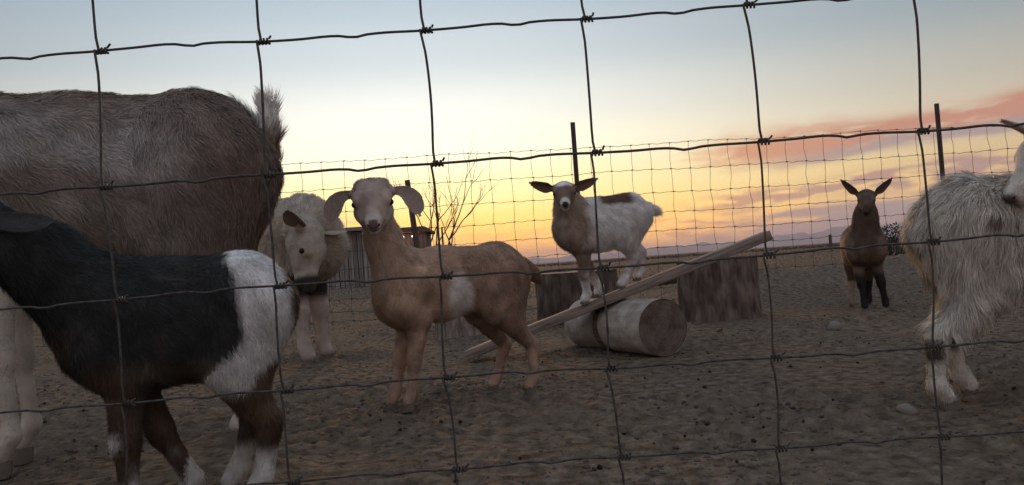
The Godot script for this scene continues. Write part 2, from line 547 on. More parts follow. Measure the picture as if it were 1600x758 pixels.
# the coat's own colours: p in units of the animal's height, hp in the head's frame (forward, up, side) in head lengths
func coat(kind: String, p: Vector3, region: int, hp: Vector3) -> Color:
	var e := cn.get_noise_3dv(p * 3.0) * 0.5     # wanders the edges of the patches
	var g := cf.get_noise_3dv(p * 12.0)          # hair to hair
	var c := Color(0.4, 0.3, 0.2)
	match kind:
		"tan":
			c = Color(0.50, 0.355, 0.265).lerp(Color(0.345, 0.235, 0.175), sstep(0.12, -0.12, p.x + e * 0.2))
			if region == 0:
				var w := 1.0 - sstep(0.06, 0.115, Vector2((p.x - 0.0) * 1.0, (p.y - 0.60 - e * 0.1) * 0.55).length() + e * 0.05)
				c = c.lerp(Color(0.76, 0.71, 0.66), w * 0.9)
				c = c.lerp(Color(0.52, 0.41, 0.33), sstep(0.52, 0.46, p.y))
			elif region == 2:
				c = Color(0.40, 0.315, 0.27)
				c = c.lerp(Color(0.50, 0.435, 0.40), sstep(0.74, 0.86, hp.x))
				c = muzzle(c, hp, Color(0.135, 0.095, 0.088))
			elif region == 1:
				c = Color(0.58, 0.44, 0.345)
			elif region == 4:
				c = Color(0.40, 0.28, 0.21)
			elif region == 5:
				c = Color(0.26, 0.165, 0.115)
			elif region == 6:
				c = Color(0.72, 0.64, 0.60)
		"pied":
			var white := Color(0.80, 0.78, 0.76)
			var brown := Color(0.44, 0.345, 0.285)
			c = white
			if region == 0 or region == 3:
				c = brown.lerp(white, sstep(0.22, 0.12, p.x + e * 0.18))
				var top := sstep(0.85, 0.89, p.y + e * 0.06) * sstep(-0.30, -0.22, p.x + e * 0.1) * sstep(0.08, 0.0, p.x)
				c = c.lerp(Color(0.17, 0.11, 0.08), top)
			elif region == 1:
				c = Color(0.48, 0.38, 0.315).lerp(white, sstep(0.30, 0.05, absf(p.z)) * sstep(0.05, 0.2, e + 0.02) * 0.6)
			elif region == 2:
				c = Color(0.22, 0.155, 0.125)
				c = c.lerp(white, sstep(0.26, 0.14, Vector2((hp.x - 0.14) * 0.8, hp.z).length()) * sstep(0.02, 0.12, hp.y))
				c = c.lerp(Color(0.60, 0.54, 0.50), sstep(0.72, 0.82, hp.x))
				c = muzzle(c, hp, Color(0.05, 0.038, 0.034))
				c = c.lerp(Color(0.34, 0.26, 0.20), sstep(-0.10, -0.20, hp.y) * sstep(0.75, 0.6, hp.x))
			elif region == 4:
				c = white.lerp(Color(0.30, 0.22, 0.17), sstep(0.16, 0.28, p.y + e * 0.25) * (0.9 if p.x > 0.0 else 0.45))
			elif region == 6:
				c = Color(0.26, 0.17, 0.125)
		"dark":
			c = Color(0.20, 0.145, 0.11)
			if region == 0:
				c = c.lerp(Color(0.33, 0.26, 0.205), sstep(0.02, -0.12, p.x + e * 0.2) * sstep(0.9, 0.75, p.y))
			elif region == 1:
				c = Color(0.155, 0.112, 0.087)
			elif region == 2:
				c = Color(0.12, 0.088, 0.072)
				c = c.lerp(Color(0.065, 0.045, 0.036), sstep(0.6, 0.85, hp.x))
				c = c.lerp(Color(0.24, 0.165, 0.12), sstep(0.10, 0.16, absf(hp.z)) * sstep(0.30, 0.5, hp.x) * 0.5)
			elif region == 4:
				var hind := p.x < 0.0 and p.z > 0.0
				c = Color(0.03, 0.026, 0.025).lerp(c, sstep(0.34, 0.46, p.y))
				if hind:
					c = Color(0.27, 0.195, 0.15)
			elif region == 6:
				c = Color(0.17, 0.11, 0.08)
		"white":
			c = Color(0.70, 0.655, 0.585)
			c = c.lerp(Color(0.48, 0.435, 0.38), sstep(0.1, 0.5, e))
			if region == 4 and p.x < 0.0 and p.y > 0.19 and p.y < 0.30 and p.z > 0.0 and p.x < -0.55:
				c = c.lerp(Color(0.12, 0.09, 0.075), sstep(0.185, 0.21, p.y) * sstep(0.30, 0.27, p.y))
			if region == 0:
				c = c.lerp(Color(0.30, 0.25, 0.22), sstep(0.040, 0.02, Vector2(p.x + 0.31, p.y - 0.77).length()) * sstep(0.0, 0.05, p.z))
			if region == 2:
				c = c.lerp(Color(0.14, 0.10, 0.09), sstep(0.92, 0.97, hp.x))
			if region == 6:
				c = Color(0.42, 0.36, 0.32)
		"brown":
			c = Color(0.28, 0.243, 0.217)
			var grey := sstep(-0.15, 0.30, cn.get_noise_3dv(p * Vector3(2.0, 3.2, 2.0) + Vector3(7, 0, 0))) * sstep(0.93, 0.80, p.y) * sstep(-0.42, -0.15, p.x)
			c = c.lerp(Color(0.46, 0.435, 0.415), grey * 0.9)
			c = c.lerp(Color(0.22, 0.165, 0.13), sstep(0.86, 0.96, p.y + e * 0.06))
			c = c.lerp(Color(0.235, 0.188, 0.16), sstep(-0.2, -0.36, p.x))
			if region == 4:
				c = Color(0.50, 0.45, 0.39)
			elif region == 5:
				c = Color(0.22, 0.15, 0.11).lerp(Color(0.66, 0.62, 0.57), sstep(0.79, 0.84, p.y))
		"black":
			var black := Color(0.044, 0.047, 0.047)
			c = black.lerp(Color(0.13, 0.085, 0.06), sstep(0.60, 0.46, p.y + e * 0.12))
			c = c.lerp(Color(0.10, 0.085, 0.065), sstep(0.12, 0.4, e + 0.1) * 0.5)
			if region == 0 or region == 3:
				var edge := -0.205 + 1.0 * pow(p.y - 0.70, 2.0) + 0.10 * sstep(0.64, 0.46, p.y)
				var at := p.x - edge + e * 0.05
				var w := sstep(0.0, -0.03, at) * sstep(-0.22, -0.185, at) * sstep(0.40, 0.45, p.y + e * 0.06)
				c = c.lerp(Color(0.70, 0.69, 0.68), w)
				c = c.lerp(Color(0.15, 0.10, 0.072), sstep(-0.185, -0.23, at))
			elif region == 1:
				c = black.lerp(Color(0.11, 0.072, 0.05), sstep(0.74, 0.62, p.y) * 0.8)
			elif region == 2:
				c = black
			elif region == 4:
				c = Color(0.085, 0.058, 0.042).lerp(black, sstep(0.0, 0.3, e))
				if p.x < 0.0:
					c = Color(0.50, 0.48, 0.455).lerp(c, sstep(0.17, 0.23, p.y + e * 0.14))
				else:
					c = Color(0.48, 0.46, 0.44).lerp(c, sstep(0.08, 0.16, p.y + e * 0.3))
					c = c.lerp(Color(0.50, 0.48, 0.46), sstep(0.235, 0.275, p.y + e * 0.1) * sstep(0.335, 0.295, p.y) * sstep(0.19, 0.215, p.x + e * 0.02) * (1.0 if p.z < 0.0 else 0.0))
			elif region == 6:
				c = Color(0.125, 0.13, 0.135)
		"cream":
			c = Color(0.53, 0.465, 0.395)
			if region == 2:
				c = Color(0.46, 0.405, 0.35)
				c = c.lerp(Color(0.05, 0.042, 0.04), sstep(0.66, 0.76, hp.x + e * 0.12))
			elif region == 1:
				c = Color(0.50, 0.43, 0.365)
			elif region == 4:
				c = Color(0.46, 0.39, 0.34)
				if p.x > 0.0:
					c = c.lerp(Color(0.05, 0.042, 0.04), sstep(0.33, 0.39, p.y) * sstep(0.62, 0.55, p.y))
			elif region == 6:
				c = Color(0.55, 0.47, 0.40)
	var j := 1.0 + g * 0.28
	return Color(c.r * j, c.g * j, c.b * j)

# bare skin of the nose and the line of the mouth
func muzzle(c: Color, hp: Vector3, skin: Color) -> Color:
	var z := absf(hp.z)
	var nose := sstep(0.90, 0.93, hp.x) * sstep(0.075, 0.05, z + maxf(0.0, -hp.y - 0.10) * 0.6) * sstep(-0.150, -0.12, hp.y)
	c = c.lerp(skin, nose)
	var mouth := sstep(0.026, 0.010, absf(hp.y + 0.168 - z * 0.25)) * sstep(0.66, 0.72, hp.x)
	return c.lerp(skin, mouth * 0.85)

func ear_mesh(p0: Vector3, p1: Vector3, p2: Vector3, blade: Vector3, width: float, cup: float, col: Color, inner: Color, round_tip: float, fur: MB, rng: RandomNumberGenerator, hair: float) -> ArrayMesh:
	var root_to := 0.75 if round_tip > 4.0 else 0.42
	var b := MB.new()
	var nt := 14
	var nv := 8
	for side in 2:
		var first := b.v.size()
		for t in nt + 1:
			var s := float(t) / nt
			var q := p0.lerp(p1, s).lerp(p1.lerp(p2, s), s)
			var tan_ := ((p1 - p0) * (1.0 - s) + (p2 - p1) * s).normalized()
			var nn := (blade - tan_ * blade.dot(tan_)).normalized()
			var bl := nn.cross(tan_).normalized()
			var wd := width * (0.40 + 0.60 * smoothstep(0.05, root_to, s)) * pow(maxf(0.0, 1.0 - pow(s, round_tip)), 0.5)
			for k in nv + 1:
				var u := float(k) / nv * 2.0 - 1.0
				var curl := cup * (1.0 - 0.5 * s)
				var th := 0.0022 * (1.0 - u * u) * (1.0 - s * 0.6) + 0.0003
				var pos := q + bl * wd * u * 0.5 + nn * (curl * wd * (u * u - 0.3) + (th if side == 0 else -th))
				var no := (nn - bl * (curl * 2.0 * u * 2.0)).normalized() * (1.0 if side == 0 else -1.0)
				b.add(pos, no, inner if side == 0 else col)
		for t in nt:
			for k in nv:
				var a := first + t * (nv + 1) + k
				b.quad(a, a + 1, a + nv + 2, a + nv + 1)
				# short hair lying toward the tip
				var lie := (b.v[a + nv + 1] - b.v[a]).normalized()
				var across := (b.v[a + 1] - b.v[a])
				for h in 26:
					var u := rng.randf()
					var w := rng.randf()
					var p := b.v[a].lerp(b.v[a + 1], u).lerp(b.v[a + nv + 1].lerp(b.v[a + nv + 2], u), w)
					var nn := b.n[a]
					var d := (lie + nn * rng.randf_range(0.1, 0.5) + across.normalized() * rng.randf_range(-0.4, 0.4)).normalized()
					var sd := d.cross(nn).normalized() * 0.0005
					var j := rng.randf_range(0.7, 1.3)
					var c0 := b.c[a]
					fur.tint = Color(c0.r * j, c0.g * j, c0.b * j)
					var i0 := fur.add(p - sd, nn)
					var i1 := fur.add(p + sd, nn)
					var i2 := fur.add(p + d * hair * rng.randf_range(0.5, 1.2), nn)
					fur.tri(i0, i1, i2)
	return b.mesh()

func hoof_mesh(h: float) -> ArrayMesh:
	# two claws, side by side, sloping forward
	var b := MB.new()
	for s in [-1.0, 1.0]:
		var prof := [Vector2(0.034, -0.006), Vector2(0.036, 0.004), Vector2(0.030, 0.024), Vector2(0.024, 0.044)]
		var first := b.v.size()
		for r in 4:
			var len_: float = prof[r].x * h
			for k in 10:
				var a := TAU * k / 10
				var ca := cos(a)
				var pos := Vector3(ca * len_ * (1.25 if ca > 0.0 else 0.9) + (0.012 - r * 0.006) * h, prof[r].y * h, s * 0.0165 * h + sin(a) * len_ * 0.52)
				b.add(pos, Vector3(ca, 0.25, sin(a) * 1.6).normalized())
		for r in 3:
			for k in 10:
				var k2 := (k + 1) % 10
				b.quad(first + r * 10 + k, first + r * 10 + k2, first + (r + 1) * 10 + k2, first + (r + 1) * 10 + k)
		for e in 2:
			var cap := []
			for k in 10:
				cap.append(b.add(b.v[first + (0 if e == 0 else 30) + k], Vector3(0, -1 if e == 0 else 1, 0)))
			for k in range(1, 9):
				b.tri(cap[0], cap[k], cap[k + 1])
	return b.mesh()

func goat(s: Dictionary) -> void:
	var t0 := Time.get_ticks_msec()
	var rng := RandomNumberGenerator.new()
	rng.seed = s.seed
	var H: float = s.H
	var kind: String = s.kind
	var fwd: Vector3 = Vector3(s.fwd.x, 0, s.fwd.y).normalized()
	var root := thing(s.name, s.label, "goat", s.at, atan2(-fwd.z, fwd.x), s.group)
	var inv := root.transform.affine_inverse()
	var bl: float = s.get("length", 1.0)
	var g: float = s.get("girth", 1.0)
	var B := []
	var back := Vector3(-0.75, -0.65, 0)
	var V := func(x: float, y: float, z := 0.0) -> Vector3: return Vector3(x * H * bl, y * H, z * H)
	var hips: float = s.get("rise", 0.0)
	var W: float = s.get("wide", 0.80)
	var kt := 0.05 * H / 0.45
	# trunk
	B.append(Bone.new(V.call(0.29, 0.67), 0.165 * H * g, V.call(0.08, 0.665), 0.18 * H * g, 0, back, 1.0, kt, W))
	B.append(Bone.new(V.call(0.08, 0.655), 0.18 * H * g, V.call(-0.18, 0.675 + hips * 0.6), 0.165 * H * g, 0, back, 1.1, kt, W))
	B.append(Bone.new(V.call(-0.18, 0.70 + hips * 0.6), 0.155 * H * g, V.call(-0.35, 0.735 + hips), 0.14 * H * g, 0, back, 1.0, kt, W))
	B.append(Bone.new(V.call(0.27, 0.845), 0.085 * H, V.call(0.05, 0.83), 0.08 * H, 0, Vector3(-1, -0.1, 0), 0.9, kt, 0.8))
	B.append(Bone.new(V.call(0.05, 0.83), 0.08 * H, V.call(-0.30, 0.845 + hips), 0.085 * H, 0, Vector3(-1, -0.1, 0), 0.9, kt, 0.85))
	B.append(Bone.new(V.call(0.375, 0.65), 0.09 * H, V.call(0.28, 0.59), 0.095 * H, 0, Vector3(-0.3, -1, 0), 1.2, kt, 0.8))
	B.append(Bone.new(V.call(-0.33, 0.78 + hips), 0.115 * H, V.call(-0.425, 0.715 + hips), 0.085 * H, 0, Vector3(-0.4, -1, 0), 1.0, kt, 0.95))
	# legs: feet are given in the world, in the order fore left, fore right, hind left, hind right
	var feet: Array = s.feet
	var hoofs := []
	for k in 4:
		var sg := -1.0 if k % 2 == 0 else 1.0
		var ft: Vector3 = inv * feet[k]
		hoofs.append(ft)
		var dn := Vector3(0, -1, 0)
		var lr: float = s.get("leg", 1.0) * H
		if k < 2:
			var sh: Vector3 = V.call(0.27, 0.73, sg * 0.075)
			var pt: Vector3 = V.call(0.345, 0.595, sg * 0.085)
			var el: Vector3 = V.call(0.255, 0.505, sg * 0.085)
			var home: Vector3 = V.call(0.32, 0.0, sg * 0.085)
			var off: Vector3 = ft - home
			var kn: Vector3 = V.call(0.285, 0.285, sg * 0.085) + off * Vector3(0.52, 0.75, 0.6) + s.get("knee", [Vector3.ZERO, Vector3.ZERO])[k]
			var fe := ft + Vector3(-0.022 * H, 0.095 * H, 0)
			var pa := ft + Vector3(0.004 * H, 0.048 * H, 0)
			B.append(Bone.new(sh, 0.10 * H, pt, 0.078 * H, 0, Vector3(-0.5, -0.85, 0), 1.0, kt))
			B.append(Bone.new(pt, 0.07 * H, el, 0.064 * lr, 3, dn, 0.9, kt * 0.8))
			B.append(Bone.new(el, 0.064 * lr, kn, 0.044 * lr, 4, dn, 0.8, 0.03 * H))
			B.append(Bone.new(kn + Vector3(0.004 * H, 0.01 * H, 0), 0.046 * lr, kn - Vector3(0, 0.02 * H, 0), 0.042 * lr, 4, dn, 0.7, 0.02 * H))
			B.append(Bone.new(kn, 0.037 * lr, fe, 0.031 * lr, 4, dn, 0.7, 0.02 * H))
			B.append(Bone.new(fe, 0.036 * lr, pa, 0.0365 * lr, 4, dn, 0.7, 0.02 * H))
		else:
			var hp: Vector3 = V.call(-0.32, 0.745 + hips, sg * 0.07)
			var st: Vector3 = V.call(-0.225, 0.53 + hips * 0.5, sg * 0.10)
			var home: Vector3 = V.call(-0.365, 0.0, sg * 0.085)
			var off: Vector3 = ft - home
			var ho: Vector3 = V.call(-0.435, 0.295, sg * 0.085) + off * Vector3(0.6, 0.8, 0.65)
			st += off * Vector3(0.22, 0.3, 0.2)
			var fe := ft + Vector3(-0.028 * H, 0.095 * H, 0)
			var pa := ft + Vector3(0.004 * H, 0.048 * H, 0)
			B.append(Bone.new(hp, 0.125 * H, st, 0.085 * H, 0, Vector3(-0.4, -0.9, 0), 1.0, kt))
			B.append(Bone.new(hp + Vector3(-0.06 * H, -0.03 * H, 0), 0.085 * H, st.lerp(ho, 0.45) + Vector3(-0.02 * H, 0, 0), 0.060 * H, 3, dn, 1.0, kt))
			B.append(Bone.new(st, 0.080 * lr, ho, 0.042 * lr, 4 if false else 3, dn, 0.9, 0.03 * H))
			B.append(Bone.new(ho, 0.043 * lr, ho.lerp(fe, 0.25), 0.037 * lr, 4, dn, 0.7, 0.02 * H))
			B.append(Bone.new(ho.lerp(fe, 0.2), 0.037 * lr, fe, 0.031 * lr, 4, dn, 0.7, 0.02 * H))
			B.append(Bone.new(fe, 0.036 * lr, pa, 0.0365 * lr, 4, dn, 0.7, 0.02 * H))
	# tail
	var tp: Array = s.tail
	var tr: Vector3 = V.call(-0.43, 0.80 + hips)
	var tprev := tr + Vector3(0.03 * H, 0, 0)
	for k in tp.size():
		var q: Vector3 = tr + tp[k][0] * H
		B.append(Bone.new(tprev, (tp[k][1] + 0.008) * H, q, tp[k][1] * H, 5, (q - tprev).normalized(), tp[k][2], 0.02 * H))
		tprev = q
	# neck and head
	var hs: float = s.hs
	var O: Vector3 = inv * s.poll
	var hf: Vector3 = (inv.basis * s.face).normalized()
	var hu: Vector3 = inv.basis * s.crown
	hu = (hu - hf * hu.dot(hf)).normalized()
	var hx := hf.cross(hu)
	var hw: float = s.get("broad", 1.0)
	var P := func(x: float, y: float, z := 0.0) -> Vector3: return O + (hf * x + hu * y + hx * z * hw) * hs
	var nb: Vector3 = V.call(0.30, 0.76)
	var nt: Vector3 = P.call(0.05, -0.10)
	var nflow := (nb - nt).normalized()
	var nk: float = s.get("neck", 1.0)
	var bend: Vector3 = s.get("neckbend", Vector3.ZERO) * H
	var nm := nb.lerp(nt, 0.5) + bend
	var neck := [
		Bone.new(nb, 0.135 * H * nk, nm, 0.105 * H * nk, 1, nflow, 1.25, kt),
		Bone.new(nm, 0.105 * H * nk, nt, 0.20 * hs, 1, nflow, 1.2, kt * 0.7),
		Bone.new(V.call(0.37, 0.66), 0.10 * H * nk, nm.lerp(P.call(0.2, -0.28), 0.3), 0.07 * H * nk, 1, nflow, 1.4, kt)]
	B.append_array(neck)
	var rough := Bone.new(P.call(0.14, -0.04), 0.20 * hs, P.call(0.35, -0.05), 0.16 * hs, 2, -hf, 0.4, 0.02)
	B.append(rough)
	var hd := [neck[1]]
	var kh := 0.10 * hs
	var hh: float = s.get("facehair", 0.40)
	var eyes: float = s.get("eyes", 0.205)
	hd.append(Bone.new(P.call(0.10, -0.03), 0.235 * hs, P.call(0.34, -0.02), 0.215 * hs, 2, -hf, hh, kh))
	hd.append(Bone.new(P.call(0.40, -0.02), 0.175 * hs, P.call(0.80, -0.075), 0.088 * hs, 2, -hf, hh * 0.7, kh))
	hd.append(Bone.new(P.call(0.78, -0.10), 0.105 * hs, P.call(0.89, -0.10), 0.082 * hs, 2, -hf, hh * 0.5, kh))
	hd.append(Bone.new(P.call(0.22, -0.22), 0.145 * hs, P.call(0.76, -0.195), 0.075 * hs, 2, -hf, hh, kh))
	hd.append(Bone.new(P.call(0.76, -0.20), 0.075 * hs, P.call(0.855, -0.205), 0.055 * hs, 2, -hf, hh * 0.7, kh * 0.5))
	for sg in [-1.0, 1.0]:
		hd.append(Bone.new(P.call(0.30, -0.14, sg * 0.10), 0.13 * hs, P.call(0.52, -0.13, sg * 0.07), 0.09 * hs, 2, -hf, hh, kh))
		hd.append(Bone.new(P.call(0.30, 0.055, sg * (eyes - 0.03)), 0.085 * hs, P.call(0.42, 0.045, sg * (eyes - 0.035)), 0.07 * hs, 2, -hf, hh * 0.6, kh * 0.6))
		hd.append(Bone.new(P.call(0.05, 0.02, sg * 0.16), 0.09 * hs, P.call(0.07, 0.03, sg * 0.25), 0.06 * hs, 2, -hf, hh, kh * 0.8))
		hd.append(Bone.new(P.call(0.84, -0.06, sg * 0.05), 0.052 * hs, P.call(0.915, -0.08, sg * 0.042), 0.043 * hs, 2, -hf, 0.15, kh * 0.5))
	if s.has("poll_tuft"):
		# broad flat crown with a tuft of curls
		hd.append(Bone.new(P.call(0.04, 0.115, -0.13), 0.10 * hs, P.call(0.04, 0.115, 0.13), 0.10 * hs, 2, -hf * 0.4 + hu, s.poll_tuft, kh))
		for sg in [-1.0, 1.0]:
			hd.append(Bone.new(P.call(0.12, 0.13, sg * 0.12), 0.075 * hs, P.call(0.26, 0.10, sg * 0.15), 0.07 * hs, 2, -hf * 0.4 + hu, s.poll_tuft * 0.6, kh * 0.7))
			hd.append(Bone.new(P.call(0.36, -0.16, sg * 0.13), 0.11 * hs, P.call(0.62, -0.17, sg * 0.085), 0.075 * hs, 2, -hf, hh, kh))
	# mesh both grids
	var lo := Vector3(1e9, 1e9, 1e9)
	var hi := -lo
	for bo: Bone in B:
		var r := maxf(bo.ra, bo.rb) + 0.03
		lo = lo.min(bo.a.min(bo.b) - Vector3.ONE * r)
		hi = hi.max(bo.a.max(bo.b) + Vector3.ONE * r)
	var cell: float = s.get("cell", 0.0085)
	var S := surface(B, cell, lo, hi)
	var parts := [[S, B]]
	if s.get("head", true):
		var hl := Vector3(1e9, 1e9, 1e9)
		var hh2 := -hl
		for k in range(1, hd.size()):
			var bo: Bone = hd[k]
			var r := maxf(bo.ra, bo.rb) + 0.02
			hl = hl.min(bo.a.min(bo.b) - Vector3.ONE * r)
			hh2 = hh2.max(bo.a.max(bo.b) + Vector3.ONE * r)
		parts.append([surface(hd, s.get("headcell", 0.0034), hl, hh2), hd])
	var t1 := Time.get_ticks_msec()
	var body := MB.new()
	var fur := MB.new()
	var hinv := Basis(hf, hu, hx).inverse()
	var len_: float = s.hair
	var dens: float = s.density
	var wid: float = s.get("hairwidth", 0.0011)
	var short: bool = s.get("short", false)
	var lift: float = s.get("lift", 0.35)
	var mess: float = s.get("mess", 0.35)
	var nz1 := noise(s.seed + 3, s.get("lock", 22.0), 2)
	for q in parts:
		var v: PackedVector3Array = q[0].v
		var n: PackedVector3Array = q[0].n
		var id: PackedByteArray = q[0].id
		var ii: PackedInt32Array = q[0].i
		var bones: Array = q[1]
		var first := body.v.size()
		var cols := PackedColorArray()
		cols.resize(v.size())
		for k in v.size():
			cols[k] = coat(kind, v[k] / H, bones[id[k]].region, hinv * (v[k] - O) / hs)
		body.v.append_array(v)
		body.n.append_array(n)
		body.c.append_array(cols)
		for k in ii.size():
			body.i.push_back(ii[k] + first)
		# hair
		var left := 0.0
		for t in range(0, ii.size(), 3):
			var a := ii[t]
			var b := ii[t + 1]
			var d := ii[t + 2]
			var bo: Bone = bones[id[a]]
			if bo.hair < 0.05:
				continue
			var area := (v[b] - v[a]).cross(v[d] - v[a]).length() * 0.5
			left += area * dens * (1.6 if bo.region == 2 else 1.0) * (0.75 if bo.region == 4 else 1.0)
			while left > rng.randf():
				left -= 1.0
				var r1 := sqrt(rng.randf())
				var r2 := rng.randf()
				var p := v[a] * (1.0 - r1) + v[b] * (r1 * (1.0 - r2)) + v[d] * (r1 * r2)
				var nn := n[a]
				var fl := bo.flow
				var w1 := nz1.get_noise_3dv(p)
				var w2 := nz1.get_noise_3dv(p + Vector3(11.3, 5.1, 2.7))
				var cr := fl.cross(nn)
				var tn := fl - nn * fl.dot(nn)
				var tl := tn.length()
				tn = tn / maxf(tl, 0.15)
				tn = (tn + cr * (w1 * mess * 2.2 + rng.randf_range(-0.22, 0.22)) + nn * 0.0001).normalized()
				var up := lift * (1.0 + w2 * mess * 1.5) * rng.randf_range(0.55, 1.45)
				var d1 := (tn + nn * up * 1.5).normalized()
				var d2 := (tn + nn * up * 0.55 + Vector3(0, -0.28, 0)).normalized()
				var L: float = len_ * bo.hair * (s.get("leghair", 1.0) if bo.region == 4 else 1.0) * rng.randf_range(0.55, 1.15) * (1.0 + w2 * 0.4)
				var m := p + d1 * L * 0.5
				var e := m + d2 * L * 0.5
				var sd := d1.cross(nn).normalized()
				sd = (sd + nn * rng.randf_range(-0.6, 0.6)).normalized() * wid * rng.randf_range(0.7, 1.3)
				var jit := rng.randf_range(0.66, 1.34)
				var c0 := cols[a]
				var col := Color(c0.r * jit, c0.g * jit, c0.b * jit)
				var o := fur.v.size()
				var q0 := p - nn * 0.0015
				var sn := (nn + tn * 0.15).normalized()
				if short:
					fur.v.append_array([q0 - sd, q0 + sd, e])
					fur.n.append_array([sn, sn, sn])
					fur.c.append_array([col, col, col])
					if (fur.v[o + 1] - fur.v[o]).cross(fur.v[o + 2] - fur.v[o]).dot(sn) > 0.0:
						fur.i.append_array([o, o + 2, o + 1])
					else:
						fur.i.append_array([o, o + 1, o + 2])
					continue
				fur.v.append_array([q0 - sd, q0 + sd, m - sd * 0.75, m + sd * 0.75, e])
				fur.n.append_array([sn, sn, sn, sn, sn])
				fur.c.append_array([col, col, col, col, col])
				var gg := (fur.v[o + 1] - fur.v[o]).cross(fur.v[o + 2] - fur.v[o])
				if gg.dot(sn) > 0.0:
					fur.i.append_array([o, o + 2, o + 1, o + 1, o + 2, o + 3, o + 2, o + 4, o + 3])
				else:
					fur.i.append_array([o, o + 1, o + 2, o + 1, o + 3, o + 2, o + 2, o + 3, o + 4])
	put("body", body.mesh(), M.hide, root)
	# hooves
	var hm := hoof_mesh(H * s.get("hoof", 1.0))
	for k in 4:
		var o := put("hoof", hm, M.hoof, root)
		o.position = hoofs[k] + Vector3(0, 0.002, 0)
	if s.get("head", true):
		for sg in [-1.0, 1.0]:
			var ed: Array = s.ears[0 if sg < 0 else 1]
			var cc := coat(kind, Vector3(0.3, 1, 0), 6, Vector3.ZERO)
			var ci := cc.lerp(Color(0.50, 0.34, 0.30), 0.0 if kind == "black" else 0.14)
			var e0: Vector3 = P.call(0.06, 0.02, sg * 0.20)
			var e1: Vector3 = P.call(ed[0].x, ed[0].y, sg * ed[0].z)
			var e2: Vector3 = P.call(ed[1].x, ed[1].y, sg * ed[1].z)
			var bv: Vector3 = (hf * ed[2].x + hu * ed[2].y + hx * (sg * ed[2].z)).normalized()
			put("ear", ear_mesh(e0, e1, e2, bv, ed[3] * hs, ed[4], cc, ci, ed[5], fur, rng, 0.0085), M.ear, root)
			var sp := SphereMesh.new()
			sp.radius = 0.058 * hs
			sp.height = 0.100 * hs
			sp.radial_segments = 16
			sp.rings = 10
			var eo := put("eye", sp, M.eye, root)
			eo.position = P.call(0.405, 0.012, sg * (eyes + 0.002))
			var no := SphereMesh.new()
			no.radius = 0.030 * hs
			no.height = 0.038 * hs
			no.radial_segments = 12
			no.rings = 6
			var nso := put("nostril", no, M.nose, root)
			nso.position = P.call(0.942, -0.078, sg * 0.055)
			nso.basis = Basis(hf, hu, hx) * Basis(Vector3(1, 0, 0), sg * -0.6)
	var ft := put("hair_coat", fur.mesh(), M.fur, root)
	ft.set_meta("kind", "stuff")
	print(kind, " mesh ", t1 - t0, " hair ", Time.get_ticks_msec() - t1, " tris ", fur.i.size() / 3, " verts ", body.v.size())

const EAR_DROOP := [Vector3(-0.02, 0.08, 0.50), Vector3(0.10, -0.36, 0.56), Vector3(1, 0.1, 0.15), 0.27, 0.16, 7.0]
const EAR_SIDE := [Vector3(0.03, 0.06, 0.42), Vector3(-0.02, 0.18, 0.74), Vector3(1, -0.2, 0.1), 0.31, 0.26, 2.6]
const EAR_UP := [Vector3(-0.02, 0.16, 0.40), Vector3(-0.10, 0.46, 0.70), Vector3(1, -0.1, 0.45), 0.31, 0.22, 2.4]

